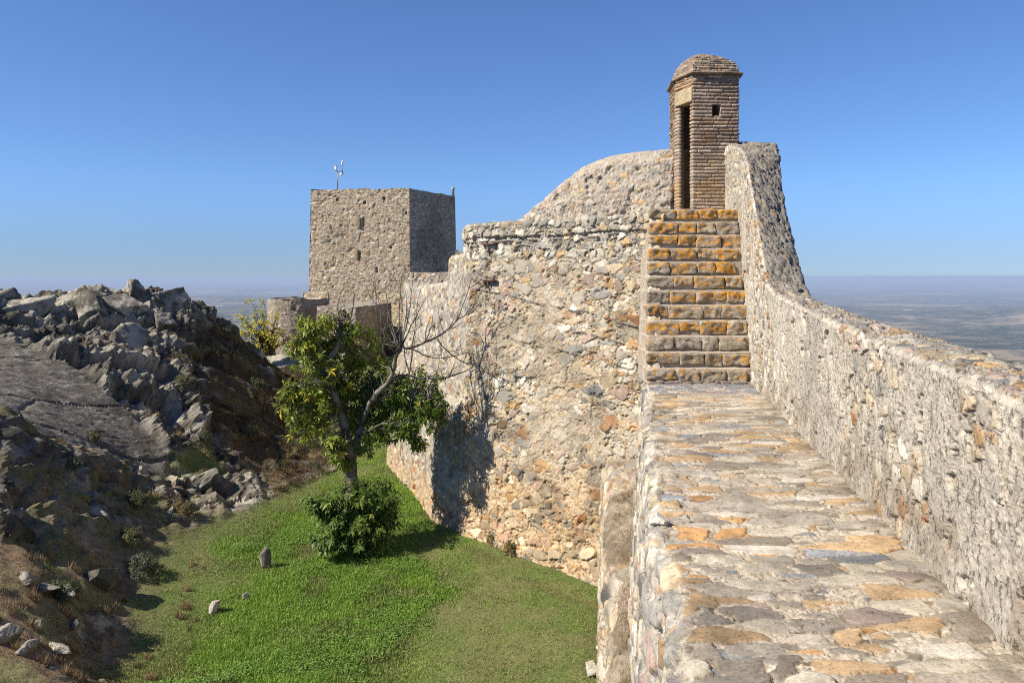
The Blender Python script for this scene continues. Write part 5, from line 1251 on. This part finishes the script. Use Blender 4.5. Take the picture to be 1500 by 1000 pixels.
# tufts: pull blades together
cxx = np.round(x*3.1+.8*nz2(x, y, 1.2, 830))/3.1; cyy = np.round(y*3.1)/3.1; tf = h2(np.round(cxx*31), np.round(cyy*31), 5)
pull = np.where(tf > .55, .5, .1); x = x+(cxx-x)*pull; y = y+(cyy-y)*pull
hg = np.where(tf > .80, .12, np.where(tf > .55, .07, .035))*r.uniform(.5, 1.3, len(x))
green_ = (nz2(x, y, 1.1, 824) > .12) & (tf < .7)
c_ = np.where(green_[:, None], lerp(C3(.09, .11, .03), C3(.14, .14, .04), r.random(len(x))[:, None]), lerp(C3(.36, .28, .16), C3(.22, .15, .085), r.random(len(x))[:, None]))
c_ = lerp(c_, C3(.17, .10, .055), (sstep(.2, .4, nz2(x, y, .6, 826))*.6)[:, None])
v, t, c_ = blades(x, y, gz(x, y)-.01, hg, .005+.0004*y, c_, .7)
tag(mesh('dry_grass', v, t, DRYM, col=c_, smooth=False), 'dry brown grass and stalks among the rocks and on the terrace', 'dry grass', kind='stuff')
# heathery dark growth on the shaded slope
x, y = scatter(260000, -13, -4, 18, 33, lambda x, y: (inpoly(x, y, DARK) > -.2) & (nz2(x, y, 1.3, 840, 4) > -.10))
hg = (.05+.10*sstep(0, .5, nz2(x, y, 1.8, 841)))*r.uniform(.4, 1.3, len(x))
c_ = lerp(C3(.075, .055, .03), C3(.17, .125, .05), (r.random(len(x))*sstep(-.3, .4, nz2(x, y, .9, 842)))[:, None]); c_ = np.where((nz2(x, y, 1.0, 843) > .25)[:, None], C3(.07, .075, .03), c_)
v, t, c_ = blades(x, y, gz(x, y)-.01, hg, .02+0*x, c_, 1.2)
tag(mesh('heath_undergrowth', v, t, DRYM, col=c_, smooth=False), 'dark brown moss and heath covering the slope above the lawn', 'undergrowth', kind='stuff')
# dry weeds on the ledge and along the wall foot
x, y = scatter(26000, .4, 2.4, 8, 15.6, lambda x, y: (x > .13*y+.04) & (x < .165*y+.25), False)
zt = np.interp(y, [8.2, 10.5, 12.5, 14.3, 15.9], [-4.22, -3.95, -3.72, -3.45, -3.25]); xo = np.interp(y, [8.2, 10.5, 12.5, 14.3, 15.9], [1.05, 1.27, 1.48, 1.66, 1.62])
fr = np.clip((x-xo)/(.165*y+.35-xo), 0, 1); z = zt+.02+fr*.36
kp = (x > xo+.08) & (nz2(x, y, 2.2, 850) > .02); x, y, z = x[kp], y[kp], z[kp]
v1, t1, c1_ = blades(x, y, z-.02, r.uniform(.03, .10, len(x)), .006+0*x, lerp(C3(.30, .23, .13), C3(.18, .13, .07), r.random(len(x))[:, None]), .9)
xs, ys = [], []
for q0, q1 in (((1.55, 13.6), (-1.05, 16.65)), ((-1.3, 17.0), (-3.6, 22.8)), ((.95, 9), (1.6, 14.2))):
    t_ = r.random(3500); xs.append(q0[0]+(q1[0]-q0[0])*t_-np.abs(r.normal(size=3500))*.22); ys.append(q0[1]+(q1[1]-q0[1])*t_-np.abs(r.normal(size=3500))*.16)
x, y = np.concatenate(xs), np.concatenate(ys); kp = nz2(x, y, 1.6, 851) > .05; x, y = x[kp], y[kp]
v2, t2, c2_ = blades(x, y, gz(x, y)-.01, r.uniform(.02, .07, len(x)), .006+0*x, np.where(r.random((len(x), 1)) > .5, C3(.25, .19, .10), C3(.13, .14, .05)), .8)
tag(mesh('dry_weeds', np.concatenate([v1, v2]), np.concatenate([t1, t2+len(v1)]), DRYM, col=np.concatenate([c1_, c2_]), smooth=False), 'dry weeds and grass along the foot of the walls and on the ledge', 'weeds', kind='stuff')
